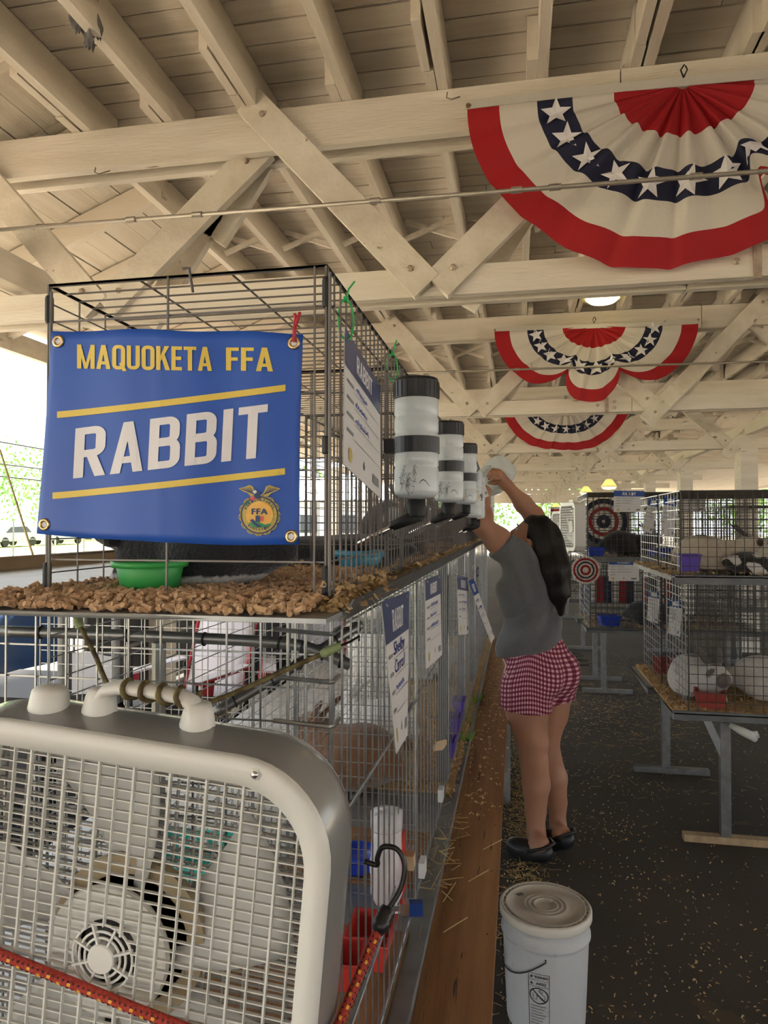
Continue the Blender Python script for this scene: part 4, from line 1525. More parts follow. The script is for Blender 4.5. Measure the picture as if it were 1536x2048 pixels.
# ================================================================ lower tier of the aisle row
YL0 = .925
LL = .82
XLF = -.250
ZC = ZL + .012
for i in range(6):
    y0 = YL0 + LL * i
    lab = 'nearest lower wire cage behind the box fan' if i == 0 else '%s lower wire cage from the box fan along the aisle' % ORD[i]
    x0 = -1.30 if i == 0 else -.68
    t = thing('wire_cage', lab, 'cage', (-.6, y0 + LL / 2, ZC), 'lower cages of the aisle row')
    z1 = 1.468
    y1 = y0 + LL - .012
    if i == 0:
        panel(MB(), (x0, y0, ZC), (XLF, y0, ZC), (x0, y0, z1), (XLF, y0, z1), 21, 17, .0017, frame_r=.0030).build('front_panel', M['gwire'], t)
    panel(MB(), (XLF, y0, ZC), (XLF, y1, ZC), (XLF, y0, z1), (XLF, y1, z1), 15 if i == 0 else 12, [0, .02, .22, .62, .98, 1], .0019 if i < 2 else .0020, frame_r=.003).build('side_panel', M['gwire'], t)
    panel(MB(), (-.68, y0, ZC), (-.68, y1, ZC), (-.68, y0, z1), (-.68, y1, z1), 12, 24, .0013, frame_r=.002).build('partition_panel', M['gwire'], t)
    panel(MB(), (x0, y1, ZC), (XLF, y1, ZC), (x0, y1, z1), (XLF, y1, z1), 24, 22, .0013, frame_r=.002).build('rear_panel', M['gwire'], t)
    panel(MB(), (x0, y0, z1), (XLF, y0, z1), (x0, y1, z1), (XLF, y1, z1), 4, 10, .0014, frame_r=.0028).build('top_panel', M['gwire'], t)
    if i == 0:
        for x in (-.31, -.285):
            MB().rod((x, y0 - .003, ZC), (x, y0 - .003, z1), .0022, 6).build('hinge_wire', M['gwire'], t)
        for z in (1.455, 1.39, 1.33):
            MB().tube([(-.33, y0 - .004, z), (-.25, y0 - .006, z - .004), (XLF + .004, y0, z - .004), (XLF + .004, y0 + .03, z - .002)], .0032, 6).build('wrap_wire', M['gwire'], t)
        for z, y2 in ((1.175, 1.72), (.845, 1.66)):
            MB().tube([(XLF + .004, y0 + .06, z + .01), (XLF + .004, 1.3, z), (XLF + .004, y2, z - .01)], .003, 6).build('stay_rod', M['gwire'], t)

# flat steel uprights between the lower cages
for k, (y_, lab) in enumerate(((2.56, 'wide steel upright below the third show card'), (3.38, 'steel upright behind the edge on show card'), (4.2, 'steel upright beside the knees of the person'))):
    MB().box((XLF - .006, y_ - .035, ZC), (XLF - .002, y_ + .03, 1.47)).box((XLF - .03, y_ - .035, ZC), (XLF - .006, y_ - .031, 1.47)).build('steel_upright', M['dgalv'], label=lab, cat='upright', group='uprights of the lower tier')

# shelf: tray sheets with a turned up lip, planks on the aisle side, trestles
for k, (ya, yb, lab) in enumerate(((.80, 2.55, 'galvanised tray under the nearest lower cage'), (2.555, 5.9, 'galvanised tray under the far lower cages'))):
    t = thing('cage_tray', lab, 'tray', (-.7, (ya + yb) / 2, ZL), 'trays of the lower tier')
    MB().box((-1.35, ya, ZL - .006), (-.205, yb, ZL)).build('sheet', M['galv'], t)
    MB().box((-.2049, ya, ZL - .02), (-.2025, yb, ZL + .016)).build('lip', M['galv'], t)
for k, (ya, yb, lab) in enumerate(((.55, 3.70, 'stained plank edging the nearest part of the cage shelf'), (3.705, 5.95, 'stained plank edging the cage shelf beside the person'))):
    o = thing('shelf_plank', lab, 'plank', (-.13, (ya + yb) / 2, ZL - .03), 'planks along the cage shelf')
    xo = .0 if k == 0 else -.028
    MB().box((-.2015, ya, ZL - .030), (-.052 + xo, yb, ZL - .008)).build('board', M['plank'], o)
    for q in range(int((yb - ya) / .3)):
        MB().lathe([(.0025, 0), (.0025, .0008)], (-.06 + xo - .012, ya + .2 + q * .3, ZL - .008), (0, 0, 1), 6).build('nail', M['dark'], o)
for k, (y_, lab) in enumerate(((1.7, 'plywood trestle below the near end of the cage shelf'), (4.35, 'plywood trestle below the cage shelf behind the person'))):
    t = thing('trestle', lab, 'trestle', (-.7, y_, 0), 'trestles under the cage shelf')
    MB().box((-1.3, y_ - .03, ZL - .08), (-.085, y_ + .03, ZL - .031)).build('rail', M['palewood'], t)
    for x in (-1.25, -.12):
        MB().beam((x, y_ - .12, 0), (x, y_ - .01, ZL - .08), .05, .03, V(1, 0, 0)).build('leg', M['palewood'], t)
        MB().beam((x, y_ + .12, 0), (x, y_ + .01, ZL - .08), .05, .03, V(1, 0, 0)).build('leg', M['palewood'], t)
# printed feed sack leaning on the trestle leg under the plank
sk = thing('feed_sack', 'tall narrow printed feed sack under the plank behind the person', 'sack', (-.09, 4.12, 0))
MB().sheet(lambda u, v, q: V(-.13 + .085 * u, 4.10 + q - .02 * math.sin(math.pi * u), .0 + .60 * v), 6, 8, .06).build('bag', M['sack'], sk, smooth=True)
mb = MB()
put_text(mb, 'ake', lambda a, b: V(-.110 + .03 * b, 4.066, .46 + .09 * a), .02)
mb.build('lettering', M['ink'], sk)

# ---- bedding of the lower tier
shavings(5200, lambda: V(NR.uniform(-.66, -.215), 2.42 + 3.3 * NR.random() ** 1.25, ZL + NR.uniform(0, .024)), 'pine_shavings', 'pale pine shavings in the lower cages behind the ginger rabbit')
MB().box((-.67, 2.45, ZL + .0005), (-.225, 5.85, ZL + .008)).build('shaving_litter', M['shaving'], kind='stuff', label='flat litter layer on the far lower trays', cat='bedding')
shavings(520, lambda: V(NR.normal(-.13, .05), NR.uniform(2.3, 5.6), ZL - .007 + abs(NR.normal(0, .002))), 'spilled_shavings', 'sparse shavings spilled along the plank top', (.006, .018))
MB().box((-.64, .98, ZL + .0005), (-.245, 1.60, ZL + .007)).build('floor_board', M['plank'], label='brown plywood floor panel in the nearest lower cage', cat='board')
MB().box((-.64, 1.80, ZL + .0005), (-.26, 2.12, ZL + .007)).build('floor_board', M['plank'], label='brown plywood floor panel below the ginger rabbit', cat='board')
# hay and green sprigs by the shelf edge
def sprigs(n, c, sx, sy, name, label, m, hgt=.05, ln=.06):
    b = MB()
    for _ in range(n):
        p = V(c[0] + NR.normal(0, sx), c[1] + NR.normal(0, sy), c[2] + abs(NR.normal(0, .006)))
        d = nrm(V(NR.normal(), NR.normal(), abs(NR.normal(0, hgt * 12))))
        b.rod(p, p + d * ln * NR.uniform(.5, 1.2), .0011, 3)
    return b.build(name, M[m], kind='stuff', label=label, cat='hay')


sprigs(70, (-.23, 1.98, ZL + .004), .03, .14, 'hay_wisps', 'wisps of hay on the tray below the ginger rabbit', 'straw', .02)
sprigs(60, (-.24, 3.35, ZL + .01), .02, .25, 'green_hay', 'green hay sprigs sticking from the far lower cages', 'hay', .08)
for k, (x, y_) in enumerate(((-.17, 1.62), (-.13, 1.86), (-.1, 2.05))):
    MB().rod((x, y_, ZL + .003), (x + .05, y_ + .07, ZL + .004), .0014, 5).build('straw_stalk', M['straw'], label=['single straw lying on the tray lip', 'single straw lying across the plank', 'single straw near the ginger rabbit end of the plank'][k], cat='straw')
for k, y_ in enumerate((3.05, 3.72)):
    lf = thing('lettuce_sprig', ['green leaf sprig poking out by the purple bowls', 'green leaf sprig poking out beside the hip of the person'][k], 'leaf', (-.22, y_, ZL + .01))
    for j in range(3):
        MB().sheet(lambda u, v, q, j=j: V(-.225 + .014 * (u - .5) * (1 - v * v) + .012 * j + .02 * v * (j - 1), y_ + .02 * (j - 1) + q, ZL + .005 + .045 * v), 3, 4, .001).build('leaf', M['blade_gr'], lf, smooth=True)

# ---- things inside the nearest lower cage
def box_bowl(label, p, w_, d, h, m, ang=0.0, group=None, flare=.008):
    """rectangular hook-on dish"""
    p = np.asarray(p, float)
    t = thing('feed_dish', label, 'dish', p, group)
    Rz = rotz(ang)
    def ringv(sx, sy, z):
        return [p + Rz @ V(a * sx / 2, b * sy / 2, z) for a, b in ((-1, -1), (1, -1), (1, 1), (-1, 1))]
    v = ringv(w_ - 2 * flare, d - 2 * flare, 0) + ringv(w_, d, h) + ringv(w_ - .006, d - .006, h) + ringv(w_ - 2 * flare - .004, d - 2 * flare - .004, .005)
    f = [(3, 2, 1, 0), (12, 13, 14, 15)]
    for r_ in range(3):
        for k in range(4):
            f.append((r_ * 4 + k, r_ * 4 + (k + 1) % 4, r_ * 4 + 4 + (k + 1) % 4, r_ * 4 + 4 + k))
    MB().add(v, f).build('dish', M[m], t)
    rim = [q + V(0, 0, 0) for q in ringv(w_ + .004, d + .004, h)]
    MB().tube(rim, .003, 6, closed=True).build('rim', M[m], t)
    return t


box_bowl('red rectangular feed dish below the hook of the red bungee', (-.33, 1.235, .78), .11, .08, .05, 'red_bowl', .1, 'red dishes of the aisle row')
box_bowl('red feed dish hung below the clear bottle', (-.305, 1.45, .70), .09, .13, .055, 'red_bowl', 0, 'red dishes of the aisle row')
box_bowl('red ribbed dish at the bottom by the fan edge', (-.30, .99, ZL + .012), .09, .10, .05, 'red_bowl', .2, 'red dishes of the aisle row')
MB().sheet(lambda u, v, q: V(-.262 + q, 1.02 + .06 * (u - .5) * (1 - .4 * v), ZL + .01 + .10 * v), 6, 6, .006).build('red_scoop', M['red_bowl'], smooth=True, label='upright red plastic scoop at the foot of the nearest lower cage', cat='scoop')
bowl('blue bowl on the brown panel inside the nearest lower cage', (-.43, 1.86, ZL + .008), .045, .055, .05, 'blue_bowl', .008, 'bowls in the aisle row')
for k, (y_, lab) in enumerate(((2.72, 'purple feed cup at the shelf edge, nearest of three'), (2.98, 'purple feed cup at the shelf edge, middle of three'), (3.18, 'purple feed cup at the shelf edge, furthest of three'))):
    box_bowl(lab, (-.262, y_, ZL + .05 + .02 * k), .05, .11, .06, 'purple_bowl', 0, 'purple cups of the aisle row')
bw = thing('water_bottle', 'small clear bottle in a red holder inside the nearest lower cage', 'bottle', (-.275, 1.47, .77))
MB().lathe([(.012, -.02), (.012, 0), (.026, .012), (.034, .03), (.034, .07), (.036, .075), (.036, .10), (.033, .105), (.032, .19), (.022, .20)], (-.275, 1.47, .79), n=22).build('body', M['clearp'], bw, smooth=True)
MB().lathe([(.033, .165), (.034, .168), (.034, .20), (.010, .203)], (-.275, 1.47, .79), n=22).build('base_cap', M['clearp'], bw, smooth=True)
MB().box((-.252, 1.49, .80), (-.244, 1.53, .93)).build('holder', M['red_bowl'], bw)
MB().box((-.243, 1.50, .855), (-.222, 1.53, .885)).build('holder_clip', M['palewood'], bw)
# tin can, tag and padlock
pk = V(-.236, 1.475, .785)
pd = thing('padlock', 'blue padlock hanging on the nearest lower cage', 'padlock', pk)
MB().obox(pk + V(.014, .01, .0), nrm(V(1, .2, .0)), nrm(V(-.2, 1, 0)), V(0, 0, 1), (.022, .010, .013)).build('body', M['bluepad'], pd)
MB().obox(pk + V(-.002, .006, .001), nrm(V(1, .2, .0)), nrm(V(-.2, 1, 0)), V(0, 0, 1), (.010, .0105, .0125)).build('band', M['chrome'], pd)
MB().tube([pk + V(-.010, .0, .008), pk + V(-.030, -.004, .009), pk + V(-.036, -.004, 0), pk + V(-.030, -.004, -.008), pk + V(-.010, .0, -.007)], .003, 8).build('shackle', M['chrome'], pd, smooth=True)
tg = thing('wooden_tag', 'small brown wooden tag on the lower cage side', 'tag', (-.215, 1.92, .975))
MB().prism([(-.5, -.3), (.2, -.5), (.5, -.1), (.5, .35), (-.3, .5)], lambda a, b, q: V(-.215 + q + .03 * a, 1.95 + .05 * a, .985 + .03 * b), .003).build('plate', M['palewood'], tg)
MB().tube([(-.232, 1.93, .985), (-.222, 1.93, .997), (-.214, 1.935, .99)], .0012, 5).build('wire_loop', M['gwire'], tg)
for k, (y_, z, lab) in enumerate(((2.02, .80, 'grey plastic latch block on the lower cage near the tray'), (1.62, .78, 'pale block clip at the foot of the lower cage'))):
    MB().box((-.228, y_, z), (-.214, y_ + .04, z + .035)).build('latch_block', M['paperm'], label=lab, cat='latch')

# ---- teal basket, buckets and the pipes behind the fan
def basket(label, c, w_, d, h, m):
    c = np.asarray(c, float)
    t = thing('plastic_basket', label, 'basket', c)
    for (a, b) in (((-1, -1), (1, -1)), ((1, -1), (1, 1)), ((1, 1), (-1, 1)), ((-1, 1), (-1, -1))):
        p, q = c + V(a[0] * w_ / 2, a[1] * d / 2, 0), c + V(b[0] * w_ / 2, b[1] * d / 2, 0)
        for k in range(9):
            u = p + (q - p) * k / 8
            MB().beam(u, u + V(0, 0, h), .012, .004, nrm(np.cross(q - p, V(0, 0, 1)))).build('slat', M[m], t)
        for z in (0.01, h * .5, h):
            MB().beam(p + V(0, 0, z), q + V(0, 0, z), .006, .022 if z else .01).build('band', M[m], t)
    MB().box(c + V(-w_ / 2, -d / 2, 0), c + V(w_ / 2, d / 2, .006)).build('bottom', M[m], t)
    return t


basket('teal slatted basket seen through the fan grille', (-.82, 1.62, ZL + .001), .26, .2, .13, 'teal')
def bucket_plain(label, c, r0, r1, h, m, mr):
    t = thing('bucket', label, 'bucket', c)
    MB().lathe([(r0 * .5, 0), (r0, .004), (r1, h), (r1 - .004, h), (r0 - .004, .008), (r0 * .4, .007)], c, n=24).build('pail', M[m], t, smooth=True)
    MB().lathe([(r1, h - .02), (r1 + .008, h - .018), (r1 + .008, h), (r1, h + .002)], c, n=24).build('rim', M[mr], t, smooth=True)
    pts = [np.asarray(c) + V((r1 + .006) * math.cos(q), -.05 * math.sin(q), h - .02 - .10 * math.sin(q)) for q in np.linspace(0, math.pi, 12)]
    MB().tube(pts, .003, 5).build('handle', M['dark'], t)


bucket_plain('cyan bucket standing beyond the fan handle', (-1.62, 3.60, 0), .13, .15, .38, 'cyan', 'cyan')
bucket_plain('purple bucket standing behind the fan handle', (-1.36, 3.66, 0), .14, .16, .42, 'purple', 'purple')
for k, (a, lab) in enumerate(((((0, 1262, 1.22), (300, 1272, 1.22), (560, 1286, 1.22), (640, 1304, 1.22), (700, 1330, 1.22)), 'grey steel pipe with wire rings crossing behind the nearest lower cage front'),
                          (((720, 1250, 1.5), (690, 1268, 1.45), (640, 1300, 1.4), (560, 1350, 1.32), (430, 1425, 1.25)), 'bent steel pipe slanting down behind the fan handle'))):
    pts = [at(x, y_, Y=Y) for x, y_, Y in a]
    t = thing('steel_pipe', lab, 'pipe', pts[0])
    MB().tube(cr(pts), .0105, 10).build('pipe', M['pipe'], t, smooth=True)
    for j in range(7):
        u = (j + .5) / 7 * (len(pts) - 1)
        i0 = int(u)
        q = pts[i0] + (pts[i0 + 1] - pts[i0]) * (u - i0)
        d = nrm(pts[i0 + 1] - pts[i0])
        MB().lathe([(.0125, -.002), (.0135, 0), (.0125, .002)], q, d, 12).build('wire_ring', M['dark'], t)
for k, (x, Y, zt, lab) in enumerate(((318, 1.15, 1.40, 'grey steel post behind the fan hub'), (125, 1.9, 1.45, 'grey steel post left of the camo cord'), (232, 2.3, 1.45, 'grey steel post between the cord and the white chair'), (590, 2.2, 1.45, 'steel post in front of the black jacket'))):
    p = at(x, 1300, Y=Y)
    MB().lathe([(.012, 0), (.012, zt - ZL - .01)] if k == 0 else [(.014, 0), (.014, zt)], (p[0], p[1], ZL if k == 0 else 0), n=12).build('steel_post', M['pipe'], label=lab, cat='post', group='stand posts behind the fan')

# ================================================================ box fan tied to the front
FY = .715
HB = at(195, 1925, Y=FY)
ra = math.radians(5.0)
fx, fz, fy = V(math.cos(ra), 0, -math.sin(ra)), V(math.sin(ra), 0, math.cos(ra)), V(0, 1, 0)
FWd, FHt, FDp, FC = .254, .250, .115, .110


def rrect(w_, h, c, n=10):
    pts = []
    for cx, cz, a0 in ((w_ - c, h - c, 0), (-w_ + c, h - c, 90), (-w_ + c, -h + c, 180), (w_ - c, -h + c, 270)):
        for k in range(n + 1):
            t = math.radians(a0 + 90 * k / n)
            pts.append((cx + c * math.cos(t), cz + c * math.sin(t)))
    return pts


def FP(a, b, d=0.0):
    return HB + fx * a + fz * b + fy * d


fan = thing('box_fan', 'large white box fan tied across the nearest lower cage with bungees', 'fan', FP(0, -FHt, FDp / 2))
O_, I_ = rrect(FWd, FHt, FC), rrect(FWd - .026, FHt - .028, FC - .024)
n = len(O_)
mb = MB()                                  # front frame with a rounded shoulder
v = [FP(a, b, .004) for a, b in O_] + [FP(a * .985, b * .985, 0) for a, b in O_] + [FP(a, b, 0) for a, b in I_] + [FP(a, b, .012) for a, b in I_] + [FP(a, b, .014) for a, b in O_]
f = []
for r_ in range(4):
    for k in range(n):
        f.append((r_ * n + k, r_ * n + (k + 1) % n, (r_ + 1) * n + (k + 1) % n, (r_ + 1) * n + k)) if r_ < 3 else None
for k in range(n):
    f.append((k, 4 * n + k, 4 * n + (k + 1) % n, (k + 1) % n))
mb.add(v, f).build('front_frame', M['fanwhite'], fan, smooth=True)
# shell: bulges slightly in the middle, open front and back
mb = MB()
prof = ((.012, 1.0), (.02, 1.005), (.06, 1.035), (.095, 1.01), (.105, 1.0), (.105, .985), (.06, 1.015), (.02, .985))
v = []
for d, s_ in prof:
    v += [FP(a * s_, b * s_, d) for a, b in O_]
f = [(r_ * n + k, r_ * n + (k + 1) % n, (r_ + 1) * n + (k + 1) % n, (r_ + 1) * n + k) for r_ in range(len(prof) - 1) for k in range(n)]
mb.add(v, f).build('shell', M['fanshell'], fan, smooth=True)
v = [FP(a, b, .105) for a, b in O_] + [FP(a * .985, b * .985, .118) for a, b in O_] + [FP(a, b, .118) for a, b in I_] + [FP(a, b, .105) for a, b in I_]
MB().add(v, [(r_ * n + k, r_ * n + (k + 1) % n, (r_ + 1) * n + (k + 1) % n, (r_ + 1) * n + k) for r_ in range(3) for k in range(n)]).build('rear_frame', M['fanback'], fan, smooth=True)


def half(w_, h, c, a):
    """half height of a rounded rectangle at offset a"""
    if abs(a) <= w_ - c:
        return h
    q = min(c, abs(a) - (w_ - c))
    return h - c + math.sqrt(max(0, c * c - q * q))


def grille(d, rv, nm, nv, nh, hole, mm):
    mb = MB()
    wi, hi, ci = FWd - .027, FHt - .029, FC - .024
    def bar(p0, p1, w_, dp):
        mb.beam(p0, p1, w_, dp, fy)
    for k in range(nv):
        a = -wi + 2 * wi * (k + .5) / nv
        hh = half(wi, hi, ci, a)
        tw = rv * (1.6 if k % 2 else .8)
        if hole and abs(a) < hole:
            g_ = math.sqrt(hole * hole - a * a)
            bar(FP(a, -hh, d), FP(a, -g_, d), tw, .006)
            bar(FP(a, g_, d), FP(a, hh, d), tw, .006)
        else:
            bar(FP(a, -hh, d), FP(a, hh, d), tw, .006)
    for k in range(nh):
        b = -hi + 2 * hi * (k + .5) / nh
        ww = half(hi, wi, ci, b)
        if hole and abs(b) < hole:
            g_ = math.sqrt(hole * hole - b * b)
            bar(FP(-ww, b, d + .002), FP(-g_, b, d + .002), rv, .004)
            bar(FP(g_, b, d + .002), FP(ww, b, d + .002), rv, .004)
        else:
            bar(FP(-ww, b, d + .002), FP(ww, b, d + .002), rv, .004)
    return mb.build(nm, mm, fan)


grille(.007, .0014, 'front_grille', 21, 37, .037, M['fanwhite'])
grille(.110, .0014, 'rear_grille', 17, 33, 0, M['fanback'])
# motor cover disc with a vent of rings and spokes
mb = MB()
mb.lathe([(.038, .0), (.073, .0), (.075, .003), (.075, .006), (.038, .006), (.038, .0)], FP(0, 0, .018), fy, 40)
mb.f = mb.f[:-2]
mco = mb.build('motor_cover', M['fanwhite'], fan, smooth=False)
for r_ in (.037, .029, .022):
    MB().tube([FP(r_ * math.cos(q), r_ * math.sin(q), .009) for q in np.linspace(0, 2 * math.pi, 33)[:-1]], .0016, 6, closed=True).build('vent_ring', M['fanwhite'], mco, smooth=True)
MB().lathe([(.0155, .0), (.0165, .002), (.0165, .012)], FP(0, 0, .004), fy, 24).build('vent_boss', M['fanwhite'], mco)
for k in range(8):
    q = math.radians(22 + 45 * k)
    MB().beam(FP(.016 * math.cos(q), .016 * math.sin(q), .009), FP(.038 * math.cos(q), .038 * math.sin(q), .009), .0024, .006, fy).build('vent_spoke', M['fanwhite'], mco)
MB().lathe([(.002, .0), (.036, .0), (.036, .05), (.03, .06)], FP(0, 0, .026), fy, 24).build('motor', M['motor'], fan, smooth=True)
MB().lathe([(.075, .0), (.096, .0), (.096, .012), (.075, .012), (.075, 0)], FP(.012, .006, .040), fy, 40).build('motor_ring', M['tan'], fan)
MB().lathe([(.002, .0), (.075, .0), (.078, .03), (.06, .034)], FP(0, 0, .046), fy, 36).build('blade_hub', M['motor'], fan, smooth=True)
for k in range(5):
    a0 = 2 * math.pi * k / 5 + 1.53
    def bl(u, v, q, a0=a0):
        r_ = .070 + .148 * v
        th = a0 + (.40 - .03 * v) * (u - .5) * 2 + .25 * v
        return FP(r_ * math.cos(th), r_ * math.sin(th), .048 + .040 * (u - .5) * (1 - .3 * v) + q)
    MB().sheet(bl, 8, 6, .002).build('blade', M['fanblade'], fan, smooth=True)
for (a, b) in ((-.165, .236), (.165, .236), (.165, -.236), (-.165, -.236)):
    sro = MB().lathe([(.0068, -.001), (.0068, .001), (.005, .0015)], FP(a, b, .0), -fy, 6).build('screw_recess', M['fanback'], fan)
    MB().lathe([(.0042, .0), (.0042, .003), (.002, .0045)], FP(a, b, 0), -fy, 12).build('screw', M['chrome'], sro, smooth=True)
# knob and handle on top
kb = FP(-.124, FHt + .004, .052)
MB().lathe([(.024, -.006), (.024, .002), (.021, .022), (.017, .026), (.008, .028)], kb, fz, 20).build('speed_knob', M['fanwhite'], fan, smooth=True)
hp = []
for (a, b, d) in ((-.02, .0, .0), (-.019, .018, 0), (-.010, .033, 0), (.008, .039, 0), (.05, .0395, 0), (.085, .038, 0), (.100, .032, 0), (.108, .018, 0), (.109, .0, 0)):
    hp.append(FP(a - .043, FHt + .006 + b * .85, .062))
mb = MB()
m_ = len(hp)
v = []
for i, p in enumerate(hp):
    d = nrm(hp[min(i + 1, m_ - 1)] - hp[max(i - 1, 0)])
    up = np.cross(fy, d)
    wv = .016 if 1 < i < m_ - 2 else .019
    for q in np.linspace(0, 2 * math.pi, 11)[:-1]:
        v.append(p + fy * wv * math.cos(q) + up * .0085 * math.sin(q))
f = [(i * 10 + k, i * 10 + (k + 1) % 10, (i + 1) * 10 + (k + 1) % 10, (i + 1) * 10 + k) for i in range(m_ - 1) for k in range(10)] + [tuple(range(10))[::-1], tuple(range((m_ - 1) * 10, m_ * 10))]
mb.add(v, f).build('carry_handle', M['fanwhite'], fan, smooth=True)
for a in (-.062, .066):
    MB().lathe([(.022, -.006), (.021, .004), (.018, .020), (.014, .030)], FP(a, FHt + .004, .062), fz, 16).build('handle_foot', M['fanwhite'], fan, smooth=True)
# power cord hanging behind the grille
cd = thing('fan_cable', 'black power cable hanging behind the fan grille', 'cable', FP(-.04, -.2, .2))
MB().tube([FP(-.10, .24, .135), FP(-.055, .18, .14), FP(-.05, .08, .14), FP(-.055, -.05, .14), FP(-.06, -.25, .14)], .006, 8).build('cable', M['rubber'], cd, smooth=True)
MB().tube([FP(-.08, .245, .135), FP(-.035, .17, .14), FP(-.03, .06, .14), FP(-.03, .0, .14), FP(.01, -.03, .14)], .005, 8).build('cable', M['rubber'], cd, smooth=True)


# ---- bungee cords
def bungee(label, pts, r, m, flecks=None, seed=0, straight=False):
    t = thing('bungee_cord', label, 'cord', pts[0])
    # smooth the run
    P = []
    for i in range(len(pts) - 1):
        p0, p1, p2, p3 = pts[max(i - 1, 0)], pts[i], pts[i + 1], pts[min(i + 2, len(pts) - 1)]
        for k in range(8):
            u = k / 8
            q = .5 * ((2 * p1) + (-p0 + p2) * u + (2 * p0 - 5 * p1 + 4 * p2 - p3) * u * u + (-p0 + 3 * p1 - 3 * p2 + p3) * u ** 3)
            P.append(p1 + (p2 - p1) * u if straight else q)
    P.append(pts[-1])
    MB().tube(P, r, 10).build('elastic', M[m], t, smooth=True)
    if flecks:
        L = np.cumsum([0] + [np.linalg.norm(P[i + 1] - P[i]) for i in range(len(P) - 1)])
        for mm, stepl, wd, ph, nm in flecks:
            mb = MB()
            s_ = stepl * .3
            j = 0
            while s_ < L[-1]:
                i = min(np.searchsorted(L, s_) - 1, len(P) - 2)
                i = max(i, 0)
                d = nrm(P[i + 1] - P[i])
                p = P[i] + d * (s_ - L[i])
                u = nrm(np.cross(d, V(0, 1, 0)))
                w_ = np.cross(u, d)
                for a in ((ph + (j % 2) * .5, ) if ph < 9 else (0.2, 1.0, 2.1, -.9)):
                    rad = u * math.cos(a) + w_ * math.sin(a)
                    if rad[1] > 0:
                        rad = -rad
                    tn = nrm(np.cross(d, rad))
                    mb.obox(p + rad * r, d, tn, rad, (stepl * .16, wd, .0006))
                s_ += stepl
                j += 1
            mb.build(nm, M[mm], t)
    return t, P


pts = [FP(-.30, .012, -.006), FP(-.11, -.012, -.006), FP(.06, -.036, -.007), FP(.20, -.055, -.007), FP(.236, -.060, -.010), FP(.262, -.052, .018), FP(.276, -.025, .07), FP(.286, .002, .115), FP(.294, .022, .135)]
bt, BPts = bungee('red and orange braided bungee stretched across the fan', pts, .0058, 'bungee', (('bungeefleck', .013, .0016, 1.3, 'orange_flecks'), ('bungeedark', .0065, .0007, 10, 'dark_stitches')))
e = BPts[-1]
d = nrm(BPts[-1] - BPts[-4])
MB().lathe([(.007, -.008), (.0105, -.002), (.0115, .006), (.010, .008), (.0115, .011), (.010, .013), (.0112, .016), (.009, .022)], e, d, 16).build('hook_grip', M['black'], bt, smooth=True)
h0 = e + d * .02
MB().tube(cr([h0, h0 + V(.014, .012, .022), h0 + V(.018, .018, .048), h0 + V(.008, .020, .066), h0 + V(-.010, .018, .068), h0 + V(-.017, .018, .054), h0 + V(-.018, .02, .044), h0 + V(-.034, .02, .047)]), .0034, 8).build('hook', M['hooksteel'], bt, smooth=True)

hd = [FP(a, FHt + .045, dd) for a, dd in ((.02, .04), (.03, .085), (.045, .04), (.058, .085), (.07, .04), (.085, .085))]
w1 = [at(150, 1214, Y=.915), at(158, 1246, Y=.90), at(190, 1310, Y=.87), at(222, 1378, Y=.80)]
wrap = []
for k, a in enumerate(np.linspace(-.035, .058, 22)):
    q = k * math.pi / 2.6
    wrap.append(FP(a, FHt + .0385 + .0095 * math.sin(q), .062 + .0185 * math.cos(q)))
w2 = [at(402, 1408, Y=.80), at(470, 1385, Y=.86), at(560, 1345, Y=.89), at(655, 1303, Y=.905)]
b2, P2 = bungee('brown camo bungee wrapped around the fan handle', w1 + wrap + w2, .0033, 'camo')
for p, dd in ((w1[1], nrm(w1[0] - w1[1])), (w2[-1], nrm(w2[-1] - w2[-2]))):
    MB().lathe([(.004, -.01), (.0062, -.004), (.0066, .002), (.0056, .004), (.0066, .007), (.0056, .010), (.0062, .014), (.004, .02)], p, dd, 12).build('hook_grip', M['hookgreen'], b2, smooth=True)
    MB().tube([p + dd * .018, p + dd * .034, p + dd * .040 + V(.005, .004, .004), p + dd * .034 + V(.009, .008, 0)], .0018, 6).build('hook', M['hooksteel'], b2)

# ================================================================ right hand tables
def table_stand(label, x0, x1, y0, y1, z, legs, group, split=None):
    t = thing('cage_table', label, 'table', ((x0 + x1) / 2, (y0 + y1) / 2, 0), group)
    ys = [y0] + ([split] if split else []) + [y1]
    for k, (a, b) in enumerate(zip(ys[:-1], ys[1:])):
        xo = -.03 * k
        MB().box((x0 + xo, a + .004, z - .012), (x1, b - .004, z - .006)).build('tray_sheet', M['galv'], t)
        MB().box((x0 + xo, a + .004, z - .040), (x1, a + .010, z + .006)).build('tray_lip', M['dgalv'], t)
        MB().add([(x0 + xo - .004, a, z - .006), (x0 + xo, a, z - .04), (x0 + xo - .004, b, z - .006), (x0 + xo, b, z - .006), (x0 + xo + .004, a, z - .006), (x0 + xo + .004, b, z - .006)],
                 [(0, 1, 3, 2), (1, 4, 5, 3), (0, 2, 5, 4), (0, 4, 1)]).build('side_lip', M['galv'], t)
    for (lx, ly, br) in legs:
        MB().box((lx - .024, ly - .02, .03), (lx + .024, ly + .02, z - .045)).build('leg', M['pipe'], t)
        MB().beam((lx - .20, ly, .018), (lx + .26, ly, .018), .05, .035).build('foot', M['palewood' if br else 'pipe'], t)
        if br:
            MB().beam((lx - .09, ly - .01, z - .045), (lx, ly - .01, z - .25), .035, .012, V(0, 1, 0)).build('corner_brace', M['galv'], t)
        MB().beam((lx, ly - .02, z - .05), (lx, ly + .3, z - .05), .03, .03).build('rail', M['palewood'], t)
    return t


